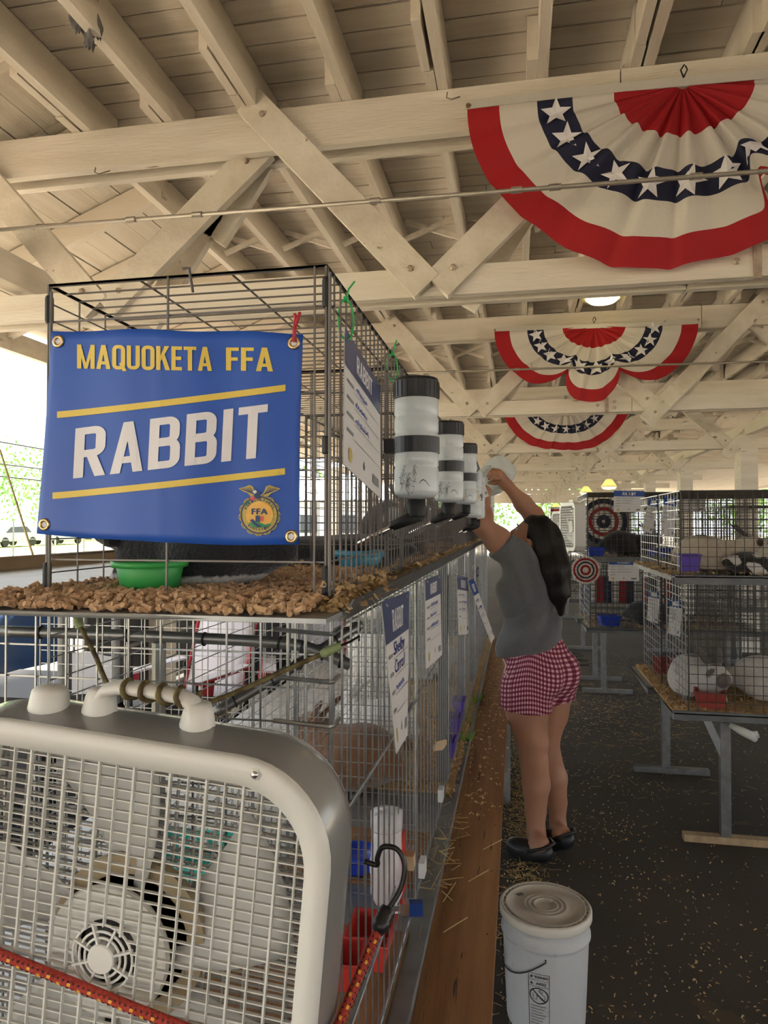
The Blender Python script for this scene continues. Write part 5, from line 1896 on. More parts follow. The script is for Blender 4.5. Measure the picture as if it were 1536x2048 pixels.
def rcage(label, group, lo, hi, fine=1.0, rw=.0021, front=True):
    (x0, y0, z0), (x1, y1, z1) = lo, hi
    t = thing('wire_cage', label, 'cage', ((x0 + x1) / 2, (y0 + y1) / 2, z0), group)
    nx, ny, nz = round((x1 - x0) / (.042 * fine)), round((y1 - y0) / (.075 * fine)), round((z1 - z0) / (.045 * fine))
    if front:
        panel(MB(), (x0, y0, z0), (x1, y0, z0), (x0, y0, z1), (x1, y0, z1), nx, nz, rw, frame_r=rw * 1.6).build('front_panel', M['dwire'], t)
    panel(MB(), (x0, y1, z0), (x1, y1, z0), (x0, y1, z1), (x1, y1, z1), nx, nz, rw * .85, frame_r=rw * 1.3).build('rear_panel', M['dwire'], t)
    panel(MB(), (x0, y0, z0), (x0, y1, z0), (x0, y0, z1), (x0, y1, z1), ny, nz, rw, frame_r=rw * 1.6).build('side_panel', M['gwire'], t)
    panel(MB(), (x1, y0, z0), (x1, y1, z0), (x1, y0, z1), (x1, y1, z1), ny, nz, rw * .85, frame_r=rw).build('side_panel', M['dwire'], t)
    panel(MB(), (x0, y0, z1), (x1, y0, z1), (x0, y1, z1), (x1, y1, z1), nx // 3, ny * 2, rw * .9, frame_r=rw * 1.3).build('top_panel', M['dwire'], t)
    return t


ZA = .668
table_stand('steel cage table with T shaped feet beside the aisle', .755, 2.3, 3.70, 4.86, ZA, ((1.02, 3.80, True), (.935, 4.80, False), (2.1, 3.8, True), (2.1, 4.8, False)), 'cage tables across the aisle', 4.22)
GA = 'cages across the aisle'
rcage('lower cage with the white rabbit eating from a red crock', GA, (.835, 3.72, ZA), (2.2, 4.24, 1.315))
rcage('lower cage holding the second red crock behind the white rabbit', GA, (.815, 4.28, ZA), (2.2, 4.85, 1.315))
ut = thing('cage_tray', 'grey upper tray above the white rabbits across the aisle', 'tray', (1.5, 4.2, 1.32), 'trays across the aisle')
MB().box((.755, 3.68, 1.335), (2.3, 4.86, 1.341)).build('sheet', M['galv'], ut)
MB().box((.765, 3.68, 1.302), (2.3, 3.686, 1.347)).build('lip', M['dgalv'], ut)
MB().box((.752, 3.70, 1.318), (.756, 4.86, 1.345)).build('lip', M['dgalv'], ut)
rcage('upper cage with the spotted rabbits across the aisle', GA, (.80, 3.72, 1.343), (2.2, 4.24, 1.765))
rcage('upper cage with the blue dish behind the spotted rabbits', GA, (.80, 4.28, 1.343), (2.2, 4.85, 1.765))
shavings(6500, lambda: V(.76 + 1.5 * NR.random() ** 1.4, NR.uniform(3.72, 4.84), ZA - .004 + NR.uniform(0, .022)), 'pine_shavings', 'deep pale shavings under the white rabbits across the aisle', (.008, .026))
MB().box((.76, 3.73, ZA - .005), (2.28, 4.84, ZA + .006)).build('shaving_litter', M['shaving'], kind='stuff', label='litter layer on the lower table across the aisle', cat='bedding')
shavings(1500, lambda: V(.74 + 1.3 * NR.random() ** 1.6, NR.uniform(3.69, 4.8), 1.343 + NR.uniform(0, .018)), 'pine_shavings', 'pale shavings spilling off the upper tray across the aisle', (.008, .024))
rabbit('white rabbit with grey ears eating from the red crock', (.955, 4.02, ZA + .008), math.radians(-78), 1.15, c_points(WHT, (.16, .13, .12)), group='rabbits across the aisle', earang=.1)
rabbit('white rabbit sitting upright behind the front wires across the aisle', (1.36, 4.02, ZA + .008), math.radians(-25), 1.2, c_solid(WHT), group='rabbits across the aisle')
rabbit('cream rabbit with brown ears beside the purple dishes', (1.04, 3.99, 1.347), math.radians(-5), 1.05, c_points((.62, .55, .45), (.07, .05, .04)), group='rabbits across the aisle')
rabbit('black and white spotted rabbit facing out of the upper cage', (1.34, 3.90, 1.347), math.radians(-62), 1.0, c_patch(WHT, BLK, 30, .15, 1), group='rabbits across the aisle', earang=-.3)
rabbit('black and white patched rabbit lying by the upper lip', (1.20, 3.84, 1.347), math.radians(8), .8, c_patch(WHT, BLK, 40, -.2, 4), pose='lie', group='rabbits across the aisle')
GD = 'dishes across the aisle'
box_bowl('terracotta red crock in front of the eating rabbit', (.955, 3.80, ZA + .004), .15, .10, .085, 'brick_bowl', -.25, GD, .014)
box_bowl('terracotta red crock at the back corner of the table', (.90, 4.62, ZA + .004), .15, .10, .09, 'brick_bowl', -.2, GD, .014)
box_bowl('purple feed cup on the outer corner of the upper cage', (.855, 3.79, 1.36), .10, .07, .085, 'purple_bowl', .1, GD)
box_bowl('purple feed cup beside the cream rabbit head', (1.20, 4.12, 1.36), .10, .07, .085, 'purple_bowl', 0, GD)
box_bowl('blue feed dish in the upper cage behind the spotted rabbits', (.92, 4.55, 1.40), .13, .08, .05, 'blue_bowl', 0, GD)
# knotted white plastic at the table leg
kn = MB()
kn.tube([(1.02, 3.70, .615), (1.06, 3.66, .60), (1.10, 3.64, .585), (1.115, 3.65, .565)], [.012, .02, .022, .014], 10).tube([(1.09, 3.65, .59), (1.12, 3.64, .60), (1.125, 3.65, .58)], .012, 8)
kn.build('plastic_bag', M['jug'], smooth=True, label='knotted white plastic bag wedged under the table tray', cat='bag')
# hanging back labels
def hang(label, x, yt, yb, wd, D0, seed, tilt=0.0):
    tl = at(x, yt, X=D0)
    D1 = (tl - V(0, 0, CH)) @ FWD
    tr = at(x + wd, yt + 4, D=D1 - .04)
    bl, br = at(x + tilt, yb, D=D1 - .03), at(x + wd + tilt, yb + 8, D=D1 - .07)
    return show_card(label, tl, tr, br, bl, seed, .22, sq=True, group='cards across the aisle', text='R', ink='greyink')
hang('narrow card hung on the near lower side panel across the aisle', 1340, 1197, 1266, 24, .83, 20, -4)
hang('narrow card hung on the far lower side panel across the aisle', 1297, 1180, 1240, 22, .81, 21, -3)
hang('bright narrow card swinging from the upper cage corner', 1328, 992, 1068, 26, .795, 22, -6)
hang('bright narrow card swinging between the tables', 1298, 996, 1060, 20, .795, 23, -14)

# second table further down the aisle
ZB_ = .668
table_stand('second steel cage table further down the aisle', .60, 2.1, 6.50, 7.65, ZB_, ((.80, 6.95, False), (.78, 7.5, False), (1.9, 6.95, False)), 'cage tables across the aisle', 7.1)
rcage('lower cage with blue tray on the second table', GA, (.64, 6.55, ZB_), (2.0, 7.1, 1.28), 1.2, .003)
rcage('lower cage at the back of the second table', GA, (.64, 7.12, ZB_), (2.0, 7.6, 1.28), 1.3, .003)
ut = thing('cage_tray', 'grey upper tray of the second table', 'tray', (1.3, 7, 1.29), 'trays across the aisle')
MB().box((.60, 6.5, 1.296), (2.1, 7.65, 1.302)).build('sheet', M['galv'], ut)
MB().box((.60, 6.494, 1.262), (2.1, 6.5, 1.308)).build('lip', M['dgalv'], ut)
rcage('upper cage with the black rabbit on the second table', GA, (.62, 6.55, 1.304), (2.0, 7.1, 1.88), 1.2, .003)
rcage('upper cage at the back of the second table', GA, (.62, 7.12, 1.304), (2.0, 7.6, 1.88), 1.3, .003)
shavings(1300, lambda: V(.62 + 1.3 * NR.random(), NR.uniform(6.52, 7.5), ZB_ - .004 + NR.uniform(0, .02)), 'pine_shavings', 'pale shavings on the second table tray', (.010, .03))
shavings(500, lambda: V(.62 + 1.3 * NR.random(), NR.uniform(6.52, 7.5), 1.304 + NR.uniform(0, .02)), 'pine_shavings', 'pale shavings on the upper tray of the second table', (.010, .03))
rabbit('black rabbit in the upper cage of the second table', (1.02, 6.80, 1.306), math.radians(8), 1.25, c_solid(BLK), group='rabbits across the aisle')
rabbit('dark rabbit in the lower cage of the second table', (1.22, 6.85, ZB_ + .004), math.radians(-10), 1.15, c_solid((.03, .03, .032)), group='rabbits across the aisle')
box_bowl('blue tray dish on the second table lower floor', (.82, 6.70, ZB_ + .004), .19, .14, .09, 'blue_bowl', .15, GD, .02)
box_bowl('blue feed dish below the edge on white fan', (.70, 6.62, 1.31), .14, .10, .075, 'blue_bowl', 0, GD)
box_bowl('blue feed dish right of the black rabbit', (1.20, 6.62, 1.31), .09, .08, .07, 'blue_bowl', 0, GD)
# facing cards
def facing(label, x0, y0, x1, y1, Y, seed):
    P = [at(a, b, Y=Y) for a, b in ((x0, y0), (x1, y0 + 1), (x1 - 1, y1), (x0 - 1, y1))]
    return show_card(label, *P, seed, .27, group='cards across the aisle', ink='greyink')
facing('show card with RABBIT header facing the camera on the second upper cage', 1228, 981, 1289, 1024, 6.52, 30)
facing('show card with RABBIT header facing the camera below the second upper tray', 1218, 1117, 1279, 1162, 6.50, 31)
facing('blue topped card behind the top of the spotted rabbits cage', 1357, 982, 1412, 1022, 4.86, 32)

# more rows in the depth of the barn
def far_unit(k, x0, x1, y0, y1, lab):
    table_stand('cage table ' + lab, x0, x1, y0, y1, .66, ((x0 + .2, y0 + .3, False), (x1 - .2, y0 + .3, False)), 'cage tables in the depth of the barn')
    rcage('lower cage ' + lab, 'cages in the depth of the barn', (x0 + .03, y0 + .03, .66), (x1 - .05, y1 - .05, 1.27), 1.5, .004)
    rcage('upper cage ' + lab, 'cages in the depth of the barn', (x0 + .03, y0 + .03, 1.30), (x1 - .05, y1 - .05, 1.80), 1.5, .004)
    t = thing('cage_tray', 'upper tray ' + lab, 'tray', ((x0 + x1) / 2, (y0 + y1) / 2, 1.28), 'trays in the depth of the barn')
    MB().box((x0, y0, 1.285), (x1, y1, 1.292)).build('sheet', M['galv'], t)
    MB().box((x0, y0 - .006, 1.25), (x1, y0, 1.30)).build('lip', M['dgalv'], t)
far_unit(0, 2.45, 3.6, 5.2, 6.4, 'behind the spotted rabbits')
far_unit(1, .62, 2.0, 9.0, 10.2, 'down the aisle past the second table')
far_unit(2, .62, 2.0, 12.0, 13.2, 'at the far end of the aisle')
far_unit(3, 2.3, 3.6, 8.4, 9.6, 'beyond the tall posts')
for k, (c, col, x, y_, z, a) in enumerate((('ginger rabbit on the shelf behind the lower white rabbits', (.34, .13, .03), 2.62, 5.45, .67, -80), ('grey rabbit in the depth behind the second table', (.2, .2, .2), 1.0, 9.3, 1.30, 10), ('white rabbit in the cage behind the spotted rabbits', WHT, 2.75, 5.5, 1.30, -70))):
    rabbit(c, (x, y_, z), math.radians(a), 1.2, c_solid(col), group='rabbits in the depth of the barn')
box_bowl('blue storage tub behind the lower white rabbits', (2.35, 5.55, .95), .30, .2, .10, 'blue_bowl', 0, GD)

# small box fans standing edge on
def small_fan(label, x, y_, z, ang, s=1.0, blue=False):
    c = V(x, y_, z)
    t = thing('box_fan', label, 'fan', c, 'small box fans across the aisle')
    Rz = rotz(ang)
    T = lambda a, b, d: c + Rz @ V(a * s, d * s, b * s)
    O2, I2 = rrect(.26, .27, .08, 5), rrect(.225, .235, .06, 5)
    n = len(O2)
    v = [T(a, b + .27, 0) for a, b in O2] + [T(a, b + .27, .12) for a, b in O2] + [T(a, b + .27, .12) for a, b in I2] + [T(a, b + .27, 0) for a, b in I2]
    MB().add(v, [(r_ * n + k, r_ * n + (k + 1) % n, ((r_ + 1) % 4) * n + (k + 1) % n, ((r_ + 1) % 4) * n + k) for r_ in range(4) for k in range(n)]).build('shell', M['fanwhite'], t)
    for d, nm in ((.004, 'front_grille'), (.112, 'rear_grille')):
        mb = MB()
        for k in range(13):
            a = -.21 + .42 * k / 12
            mb.beam(T(a, .04, d), T(a, .50, d), .004 * s, .004 * s)
        for k in range(17):
            b = .04 + .46 * k / 16
            mb.beam(T(-.22, b, d), T(.22, b, d), .004 * s, .004 * s)
        mb.build(nm, M['fanwhite'], t)
    MB().lathe([(.002, 0), (.07 * s, 0), (.07 * s, .05 * s), (.002, .05 * s)], T(0, .27, .03), Rz @ V(0, 1, 0), 16).build('motor', M['fanback'], t)
    for k in range(5):
        q = 2 * math.pi * k / 5
        MB().sheet(lambda u, v, w_: T((.07 + .13 * v) * math.cos(q + .7 * u), .27 + (.07 + .13 * v) * math.sin(q + .7 * u), .04 + .03 * u + w_), 4, 3, .003).build('blade', M['fanblade'], t)
    MB().beam(T(-.06, .56, .06), T(.06, .56, .06), .03 * s, .02 * s).build('carry_handle', M['fanwhite'], t)
    return t


small_fan('white box fan edge on hung at the upper cage of the second table', .53, 6.52, 1.36, math.radians(105), .80)
small_fan('cream box fan edge on further back beside the dark hair', .60, 8.98, 1.30, math.radians(112), .85)

# pleated rosettes
def rosette(label, c, r, bands):
    c = np.asarray(c, float)
    t = thing('rosette', label, 'rosette', c - V(0, 0, r), 'pleated paper rosettes')
    for r0, r1, mm in bands:
        def fn(u, v):
            a = 2 * math.pi * u
            rr = r * (r0 + (r1 - r0) * v)
            return c + V(rr * math.cos(a), .012 * math.sin(36 * a) * (r0 + (r1 - r0) * v) - .01, rr * math.sin(a))
        MB().grid(fn, 144, 2, wrap=True).build({'red': 'red_ring', 'white': 'white_ring', 'navy': 'navy_ring'}[mm], M[mm], t)
    MB().lathe([(.012, 0), (.018, .01), (.01, .02)], c, (0, -1, 0), 12).build('centre_button', M['white'], t)


RB = ((.05, .22, 'white'), (.22, .36, 'red'), (.36, .50, 'white'), (.50, .60, 'navy'), (.60, .72, 'white'), (.72, .85, 'red'), (.85, 1.0, 'white'))
p = at(1171, 1140, Y=6.46)
rosette('red white and navy pleated rosette below the edge on white fan', p, .125, RB)
p = at(1207, 1043, Y=7.63)
rosette('large starred rosette behind the edge on white fan', p, .24, ((.05, .3, 'navy'), (.3, .48, 'white'), (.48, .64, 'red'), (.64, .78, 'white'), (.78, 1.0, 'navy')))
# small flag and clutter on the aisle floor
fl = thing('small_flag', 'tiny striped flag standing far down the aisle', 'flag', at(1100, 1040, Y=10))
p = at(1098, 1040, Y=10)
MB().rod(p + V(0, 0, -.35), p + V(0, 0, .2), .006, 6).build('stick', M['palewood'], fl)
for k in range(6):
    MB().sheet(lambda u, v, q: p + V(.02 + .16 * u, q + .02 * math.sin(5 * u), .18 - .03 * k - .03 * v), 4, 1, .002).build('stripe', M['red' if k % 2 else 'white'], fl)
for k, (x, y_, c, lab) in enumerate(((.45, 7.3, 'dark', 'tangle of black cable on the floor by the second table'), (.62, 8.4, 'dark', 'loose black cable on the floor past the second table'))):
    pts = [V(x + .18 * math.sin(1.7 * j + k) , y_ + .09 * j - .3, .012 + .02 * (j % 3 == 0)) for j in range(11)]
    MB().tube(pts, .008, 6).build('power_cable', M['rubber'], smooth=True, label=lab, cat='cable')
bb = thing('striped_cloth', 'striped red white and blue cloth hanging behind the second lower cages', 'cloth', (1.1, 7.9, .80))
for k in range(12):
    MB().sheet(lambda u, v, q: V(.66 + .075 * (k + u), 7.63 + q + .012 * math.sin(3 * (k + u)), 1.05 - .27 * v), 3, 3, .002).build('stripe', M[('navy', 'white', 'red')[k % 3]], bb)

# ---- white bucket on the floor
bc = V(.085, 2.36, 0)
bk = thing('lidded_bucket', 'white five gallon bucket with lid and warning label on the floor', 'bucket', bc)
MB().lathe([(.10, 0), (.129, .003), (.131, .012), (.1435, .275), (.1435, .285), (.150, .287), (.150, .296), (.1445, .298), (.146, .335), (.147, .345)], bc, n=48).build('pail', M['bucket'], bk, smooth=True)
lid_o = MB().lathe([(.152, .340), (.1545, .344), (.1545, .366), (.150, .371), (.143, .371), (.1425, .364), (.136, .364), (.1355, .370), (.131, .371), (.1295, .3675), (.075, .3675), (.073, .3695), (.068, .3695), (.066, .366), (.060, .366), (.058, .370), (.052, .370), (.050, .366), (.044, .366), (.042, .370), (.036, .370), (.034, .365), (.016, .364), (.0, .364)], bc, n=56).build('lid', M['bucketlid'], bk, smooth=True)
for k in range(36):
    q = 2 * math.pi * k / 36
    MB().beam(bc + V(.1355 * math.cos(q), .1355 * math.sin(q), .3665), bc + V(.1435 * math.cos(q), .1435 * math.sin(q), .3675), .003, .006).build('lid_rib', M['bucketlid'], lid_o)
MB().obox(bc + V(-.085, .05, .3682), nrm(V(.8, .5, 0)), nrm(V(-.5, .8, 0)), V(0, 0, 1), (.012, .008, .0006)).build('lid_stamp', M['greyink'], lid_o)
pts = [bc + V(.148 * math.cos(q), .148 * math.sin(q), .262 - .075 * math.sin(math.pi * (k / 15))) for k, q in enumerate(np.linspace(math.radians(-92), math.radians(-215), 16))]
MB().tube([pts[0] + V(0, .003, .008)] + pts, .0024, 6).build('bail_handle', M['hooksteel'], bk, smooth=True)


def KP(a, z, off=.0015):
    """on the pail wall: a = arc position in metres from the middle of the label"""
    z = .035 + (z - .045) * 1.15
    r_ = .131 + (.1435 - .131) * z / .28 + off
    q = math.radians(-101) + a * 1.4 / .14
    return bc + V(r_ * math.cos(q), r_ * math.sin(q), z)


mb = MB()
fr = [(-.024, .045), (.024, .045), (.024, .205), (-.024, .205)]
for a, b in zip(fr, fr[1:] + fr[:1]):
    ribbon(mb, [(a[0] + (b[0] - a[0]) * k / 6, a[1] + (b[1] - a[1]) * k / 6) for k in range(7)], .0012, lambda x, z: KP(x, z))
for z in (.188, .170):
    ribbon(mb, [(-.024 + .048 * k / 6, z) for k in range(7)], .0010, lambda x, z: KP(x, z))
mb.build('label_border', M['ink'], bk)
mb = MB()
for s_, z, x0, x1 in (('WARNING', .1925, -.010, .0215), ('AVISO', .1745, -.006, .016)):
    put_text(mb, s_, lambda a, b: KP(x0 + (x1 - x0) * a, z + .008 * b), .03, (.25, .5, .75))
    mb.add([KP(x, zz) for x, zz in ((-.0205, z), (-.0135, z), (-.017, z + .008))], [(0, 1, 2)])
mb.build('label_lettering', M['ink'], bk)
mb = MB()
ribbon(mb, [(.021 * math.cos(q), .145 + .021 * math.sin(q)) for q in np.linspace(0, 2 * math.pi, 33)], .0028, lambda x, z: KP(x, z))
ribbon(mb, [(-.0145 + .029 * k / 6, .1595 - .029 * k / 6) for k in range(7)], .0028, lambda x, z: KP(x, z))
mb.build('prohibition_circle', M['ink'], bk)
mb = MB()
ribbon(mb, [(-.014, .150), (-.013, .142), (-.014, .135), (-.005, .135), (-.004, .142), (-.005, .150)], .0012, lambda x, z: KP(x, z, .0013))
ribbon(mb, [(-.002, .160), (.003, .156), (.008, .150), (.013, .146), (.015, .138), (.008, .134), (.002, .142), (-.004, .148)], .0013, lambda x, z: KP(x, z, .0013))
ribbon(mb, [(.005 + .004 * math.cos(q), .158 + .004 * math.sin(q)) for q in np.linspace(0, 2 * math.pi, 11)], .0012, lambda x, z: KP(x, z, .0013))
mb.build('falling_child_pictogram', M['ink'], bk)
mb = MB()
for k in range(8):
    ribbon(mb, [(-.019 + (.036 - .004 * (k % 3)) * j / 5, .116 - .008 * k) for j in range(6)], .0028, lambda x, z: KP(x, z))
mb.build('fine_print', M['greyink'], bk)

bk.scale = (.95, .95, .98)

# ================================================================ the woman reaching up
UP = V(0, 0, 1)
Fd = nrm(V(-.80, .60, 0))
Lf = nrm(V(-.60, -.80, 0))
TB = np.column_stack([Lf, Fd, UP])
P = lambda x, y_, D: at(x, y_, D=D)
pel = P(1075, 1338, 3.47)
wai = P(1064, 1262, 3.47)
che = P(1062, 1172, 3.46)
hips = [ell(pel, (.162, .135, .125), TB), ell(pel - Fd * .065 + Lf * .072 + UP * -.015, (.098, .100, .11), TB), ell(pel - Fd * .065 - Lf * .072 + UP * -.015, (.098, .100, .11), TB)]
torso = [ell(wai, (.140, .118, .13), TB), ell(che, (.150, .120, .165), TB), ell(che + UP * .07 - Lf * .02, (.165, .09, .085), TB), ell(che + Fd * .06 - UP * .03, (.13, .085, .085), TB)]
lth = [P(1052, 1375, 3.40), P(1054, 1425, 3.39), P(1064, 1482, 3.38), P(1068, 1522, 3.38), P(1072, 1568, 3.39), P(1071, 1622, 3.40), P(1072, 1668, 3.40)]
lr = [.112, .100, .076, .066, .067, .050, .040]
rth = [P(1104, 1370, 3.53), P(1099, 1425, 3.53), P(1091, 1480, 3.53), P(1097, 1512, 3.53), P(1107, 1556, 3.54), P(1114, 1604, 3.54), P(1116, 1655, 3.54)]
rr_ = [.110, .092, .068, .061, .068, .049, .036]
chain = lambda pts, rs: [(cap(pts[k], pts[k + 1], rs[k], rs[k + 1]), .014) for k in range(len(pts) - 1)]
lsh, lel, lwr = P(1028, 1112, 3.38), P(964, 1050, 3.36), P(968, 1003, 3.44)
rsh, rel, rwr = P(1086, 1105, 3.56), P(1068, 1032, 3.62), P(1014, 970, 3.60)
hc = P(1066, 1077, 3.46)
fh = nrm(V(-.88, .28, .36))
uh = nrm(UP - fh * (UP @ fh))
sh_ = np.cross(uh, fh)
ES = 1 if (sh_ @ V(0, -1, 0)) > 0 else -1
TH = np.column_stack([sh_, fh, uh])
hl = lambda a, b, c: hc + sh_ * a + fh * b + uh * c      # side, forward, up
body = hips + torso + chain(lth, lr) + chain(rth, rr_)
body += [cap(lsh, (lsh + lel) / 2, .064, .060), cap((lsh + lel) / 2, lel, .060, .046), (cap(lel, lel * .55 + lwr * .45, .045, .040), .03), cap(lel * .55 + lwr * .45, lwr, .040, .028)]
body += [cap(rsh, (rsh + rel) / 2, .060, .056), cap((rsh + rel) / 2, rel, .056, .046), cap(rel, rel * .6 + rwr * .4, .046, .041), cap(rel * .6 + rwr * .4, rwr, .041, .027)]
body += [cap(che + UP * .11, hc - uh * .06 - fh * .03, .062, .052)]
body += [ell(hl(0, .0, .01), (.072, .092, .098), TH), ell(hl(0, .045, -.055), (.055, .055, .055), TH), (cap(hl(0, .088, .018), hl(0, .108, -.012), .010, .014), .02),
         (ell(hl(0, .088, -.048), (.022, .014, .012), TH), .012), (ell(hl(0, .075, -.085), (.026, .024, .020), TH), .02),
         (ell(hl(.042, .070, -.022), (.026, .022, .024), TH), .02), (ell(hl(-.042, .070, -.022), (.026, .022, .024), TH), .02)]
for sg in (-1, 1):
    body += [(ell(hl(sg * .076, -.012, -.024), (.010, .018, .027), TH), .008), (ell(hl(sg * .080, -.016, -.044), (.006, .009, .010), TH), .006)]
# right hand closing on the jug: palm, four fingers over the top, thumb below
pr = P(1000, 955, 3.60)
hx_ = nrm(rwr - pr)
body += [(cap(rwr, pr, .026, .030), .02), (cap(rwr * .3 + pr * .7, P(996, 947, 3.59), .024, .024), .02)]
for k, (a, b, c, d) in enumerate(((( 999, 943), (986, 939), (977, 947), 3.60), ((997, 947), (983, 944), (975, 952), 3.585), ((997, 952), (984, 950), (977, 957), 3.572), ((999, 957), (988, 957), (982, 962), 3.562))):
    A, B, C_ = P(*a, d), P(*b, d - .004), P(*c, d + .012)
    body += [(cap(A, B, .0100, .0088), .006), (cap(B, C_, .0088, .0075), .004)]
body += [(cap(P(1004, 962, 3.61), P(990, 966, 3.60), .0125, .0105), .008), (cap(P(990, 966, 3.60), P(977, 966, 3.605), .0105, .0085), .004)]
# left hand steadying the bottle
pl = P(972, 984, 3.46)
body += [(cap(lwr, pl, .026, .030), .02)]
for k in range(4):
    A = pl + V(-.01 + .0 * k, .024 - .016 * k, .022 - .002 * k)
    B = A + V(-.022, .006, .026)
    C_ = B + V(-.020, .008, .004)
    body += [(cap(A, B, .0098, .0086), .005), (cap(B, C_, .0086, .0074), .003)]
body += [(cap(pl + V(.012, -.022, -.002), pl + V(.004, -.036, .022), .0115, .0095), .006), (cap(pl + V(.004, -.036, .022), pl + V(-.014, -.036, .036), .0095, .0080), .003)]
# feet inside the clogs
lb_, lh_ = at(1047, 1707, Z=.03), at(1080, 1688, Z=.085)
rb_, rh_ = at(1101, 1690, Z=.03), at(1124, 1668, Z=.10)
body += [cap(lth[-1], lh_, .040, .036), cap(lh_, lb_, .036, .030), cap(rth[-1], rh_, .036, .034), cap(rh_, rb_, .034, .028)]
v, f = blob([(q if isinstance(q[0], tuple) else (q, .035)) for q in body], .0068)
wo = thing('person', 'person in grey shirt and gingham shorts reaching up with a jug', 'person', (.10, 3.5, 0))
vf_build(v, f, 'body', M['skin'], wo)
# face details
for sg in (-1, 1):
    MB().lathe([(0, -.003), (.009, -.001), (.011, .001), (.008, .004), (0, .0055)], hl(sg * .030, .083, .018), fh, 12).build('eye', M['eyew'], wo, smooth=True)
    MB().lathe([(0, .004), (.005, .0052), (0, .0068)], hl(sg * .030, .083, .018), fh, 10).build('iris', M['eye'], wo, smooth=True)
    MB().tube([hl(sg * .014, .094, .036), hl(sg * .030, .092, .042), hl(sg * .048, .078, .036)], .0032, 6).build('eyebrow', M['hair'], wo)
MB().tube([hl(-.022, .090, -.050), hl(0, .101, -.047), hl(.022, .090, -.050)], [.002, .005, .002], 8).build('lips', M['lips'], wo, smooth=True)
MB().lathe([(.0, -.003), (.0035, 0), (0, .003)], hl(.086 * ES, -.016, -.052), (0, 0, 1), 8).build('earring', M['chrome'], wo, smooth=True)

# shirt: loose, hem drooping to the front, short sleeves
SG = lambda Q: Q @ RGT
def shirt_mod(Q, d):
    s_ = SG(Q)
    z = Q[..., 2]
    hem = .940 + (s_ - .572) / .315 * .085
    fold = .010 * np.sin(62 * (z * .55 - (s_ - .7) * .75) + 6 * s_) * np.clip((1.32 - z) / .15, 0, 1) * np.clip((z - .93) / .1, .3, 1)
    fold = fold + .006 * np.sin(80 * (s_ * .8 + z * .25)) * np.clip((z - 1.15) / .15, 0, 1)
    d = d + fold
    d = np.maximum(d, hem - z)
    # sleeves end on the upper arms, neck opening
    for a, b, u in ((lsh, lel, .42), (rsh, rel, .45)):
        ax_ = nrm(b - a)
        L = np.linalg.norm(b - a)
        cut = ((Q - a) @ ax_) - u * L
        near = np.linalg.norm(Q - (a + ax_ * u * L), axis=-1) < .16
        d = np.where(near, np.maximum(d, cut), d)
    return d
g_ = .014
shirt = [ell(pel + UP * .06, (.160, .138, .13), TB), ell(wai, (.152 + g_, .128 + g_, .15), TB), ell(che, (.152 + g_, .122 + g_, .175), TB), ell(che + UP * .07 - Lf * .02, (.168 + g_, .092 + g_, .090), TB),
         ell(che + Fd * .065 - UP * .04, (.14, .095, .10), TB), ell(wai + Fd * .06 + UP * .0 - UP * .06, (.13, .10, .12), TB), ell(wai + Fd * .085 - UP * .10 + Lf * .05, (.08, .07, .10), TB),
         cap(lsh - nrm(lel - lsh) * .02, lsh * .45 + lel * .55, .082, .076), cap(rsh, rsh * .4 + rel * .6, .078, .072), cap(che + UP * .10, che + UP * .145, .085, .075)]
v, f = blob([(q, .05) for q in shirt], .0075, mod=shirt_mod)
vf_build(v, f, 'shirt', M['shirt'], wo)
# gingham shorts
def short_mod(Q, d):
    z = Q[..., 2]
    s_ = SG(Q)
    hem = .700 - (s_ - .75) * .05 + .03 * np.clip((s_ - .80) / .08, 0, 1)
    d = d + .003 * np.sin(60 * s_ + 12 * z) * np.clip((.85 - z) / .1, 0, 1)
    return np.maximum(np.maximum(d, hem - z), z - 1.06)
shorts = [ell(pel, (.176, .148, .14), TB), ell(pel - Fd * .068 + Lf * .074 + UP * -.015, (.110, .110, .12), TB), ell(pel - Fd * .068 - Lf * .074 + UP * -.015, (.110, .110, .12), TB), ell(pel + UP * .09, (.156, .132, .12), TB),
          cap(lth[0], lth[1] + V(0, 0, -.03), .122, .122), cap(rth[0], rth[1] + V(0, 0, -.03), .118, .113)]
v, f = blob([(q, .03) for q in shorts], .0075, mod=short_mod)
so = vf_build(v, f, 'shorts', M['gingham'], wo)
a_ = so.data.attributes.new('cloth', 'FLOAT_VECTOR', 'POINT')
rel_ = v - pel
ang = np.arctan2(rel_ @ (-Fd), rel_ @ RGT)
cl = np.stack([ang * .175, v[:, 2] + .02 * np.sin(ang * 2), np.zeros(len(v))], axis=1)
a_.data.foreach_set('vector', cl.ravel())
# drawstring bow at the waist
MB().tube([P(1006, 1318, 3.36), P(1012, 1330, 3.34), P(1008, 1345, 3.34), P(1016, 1352, 3.35)], .004, 6).build('drawstring', M['gingham'], wo)
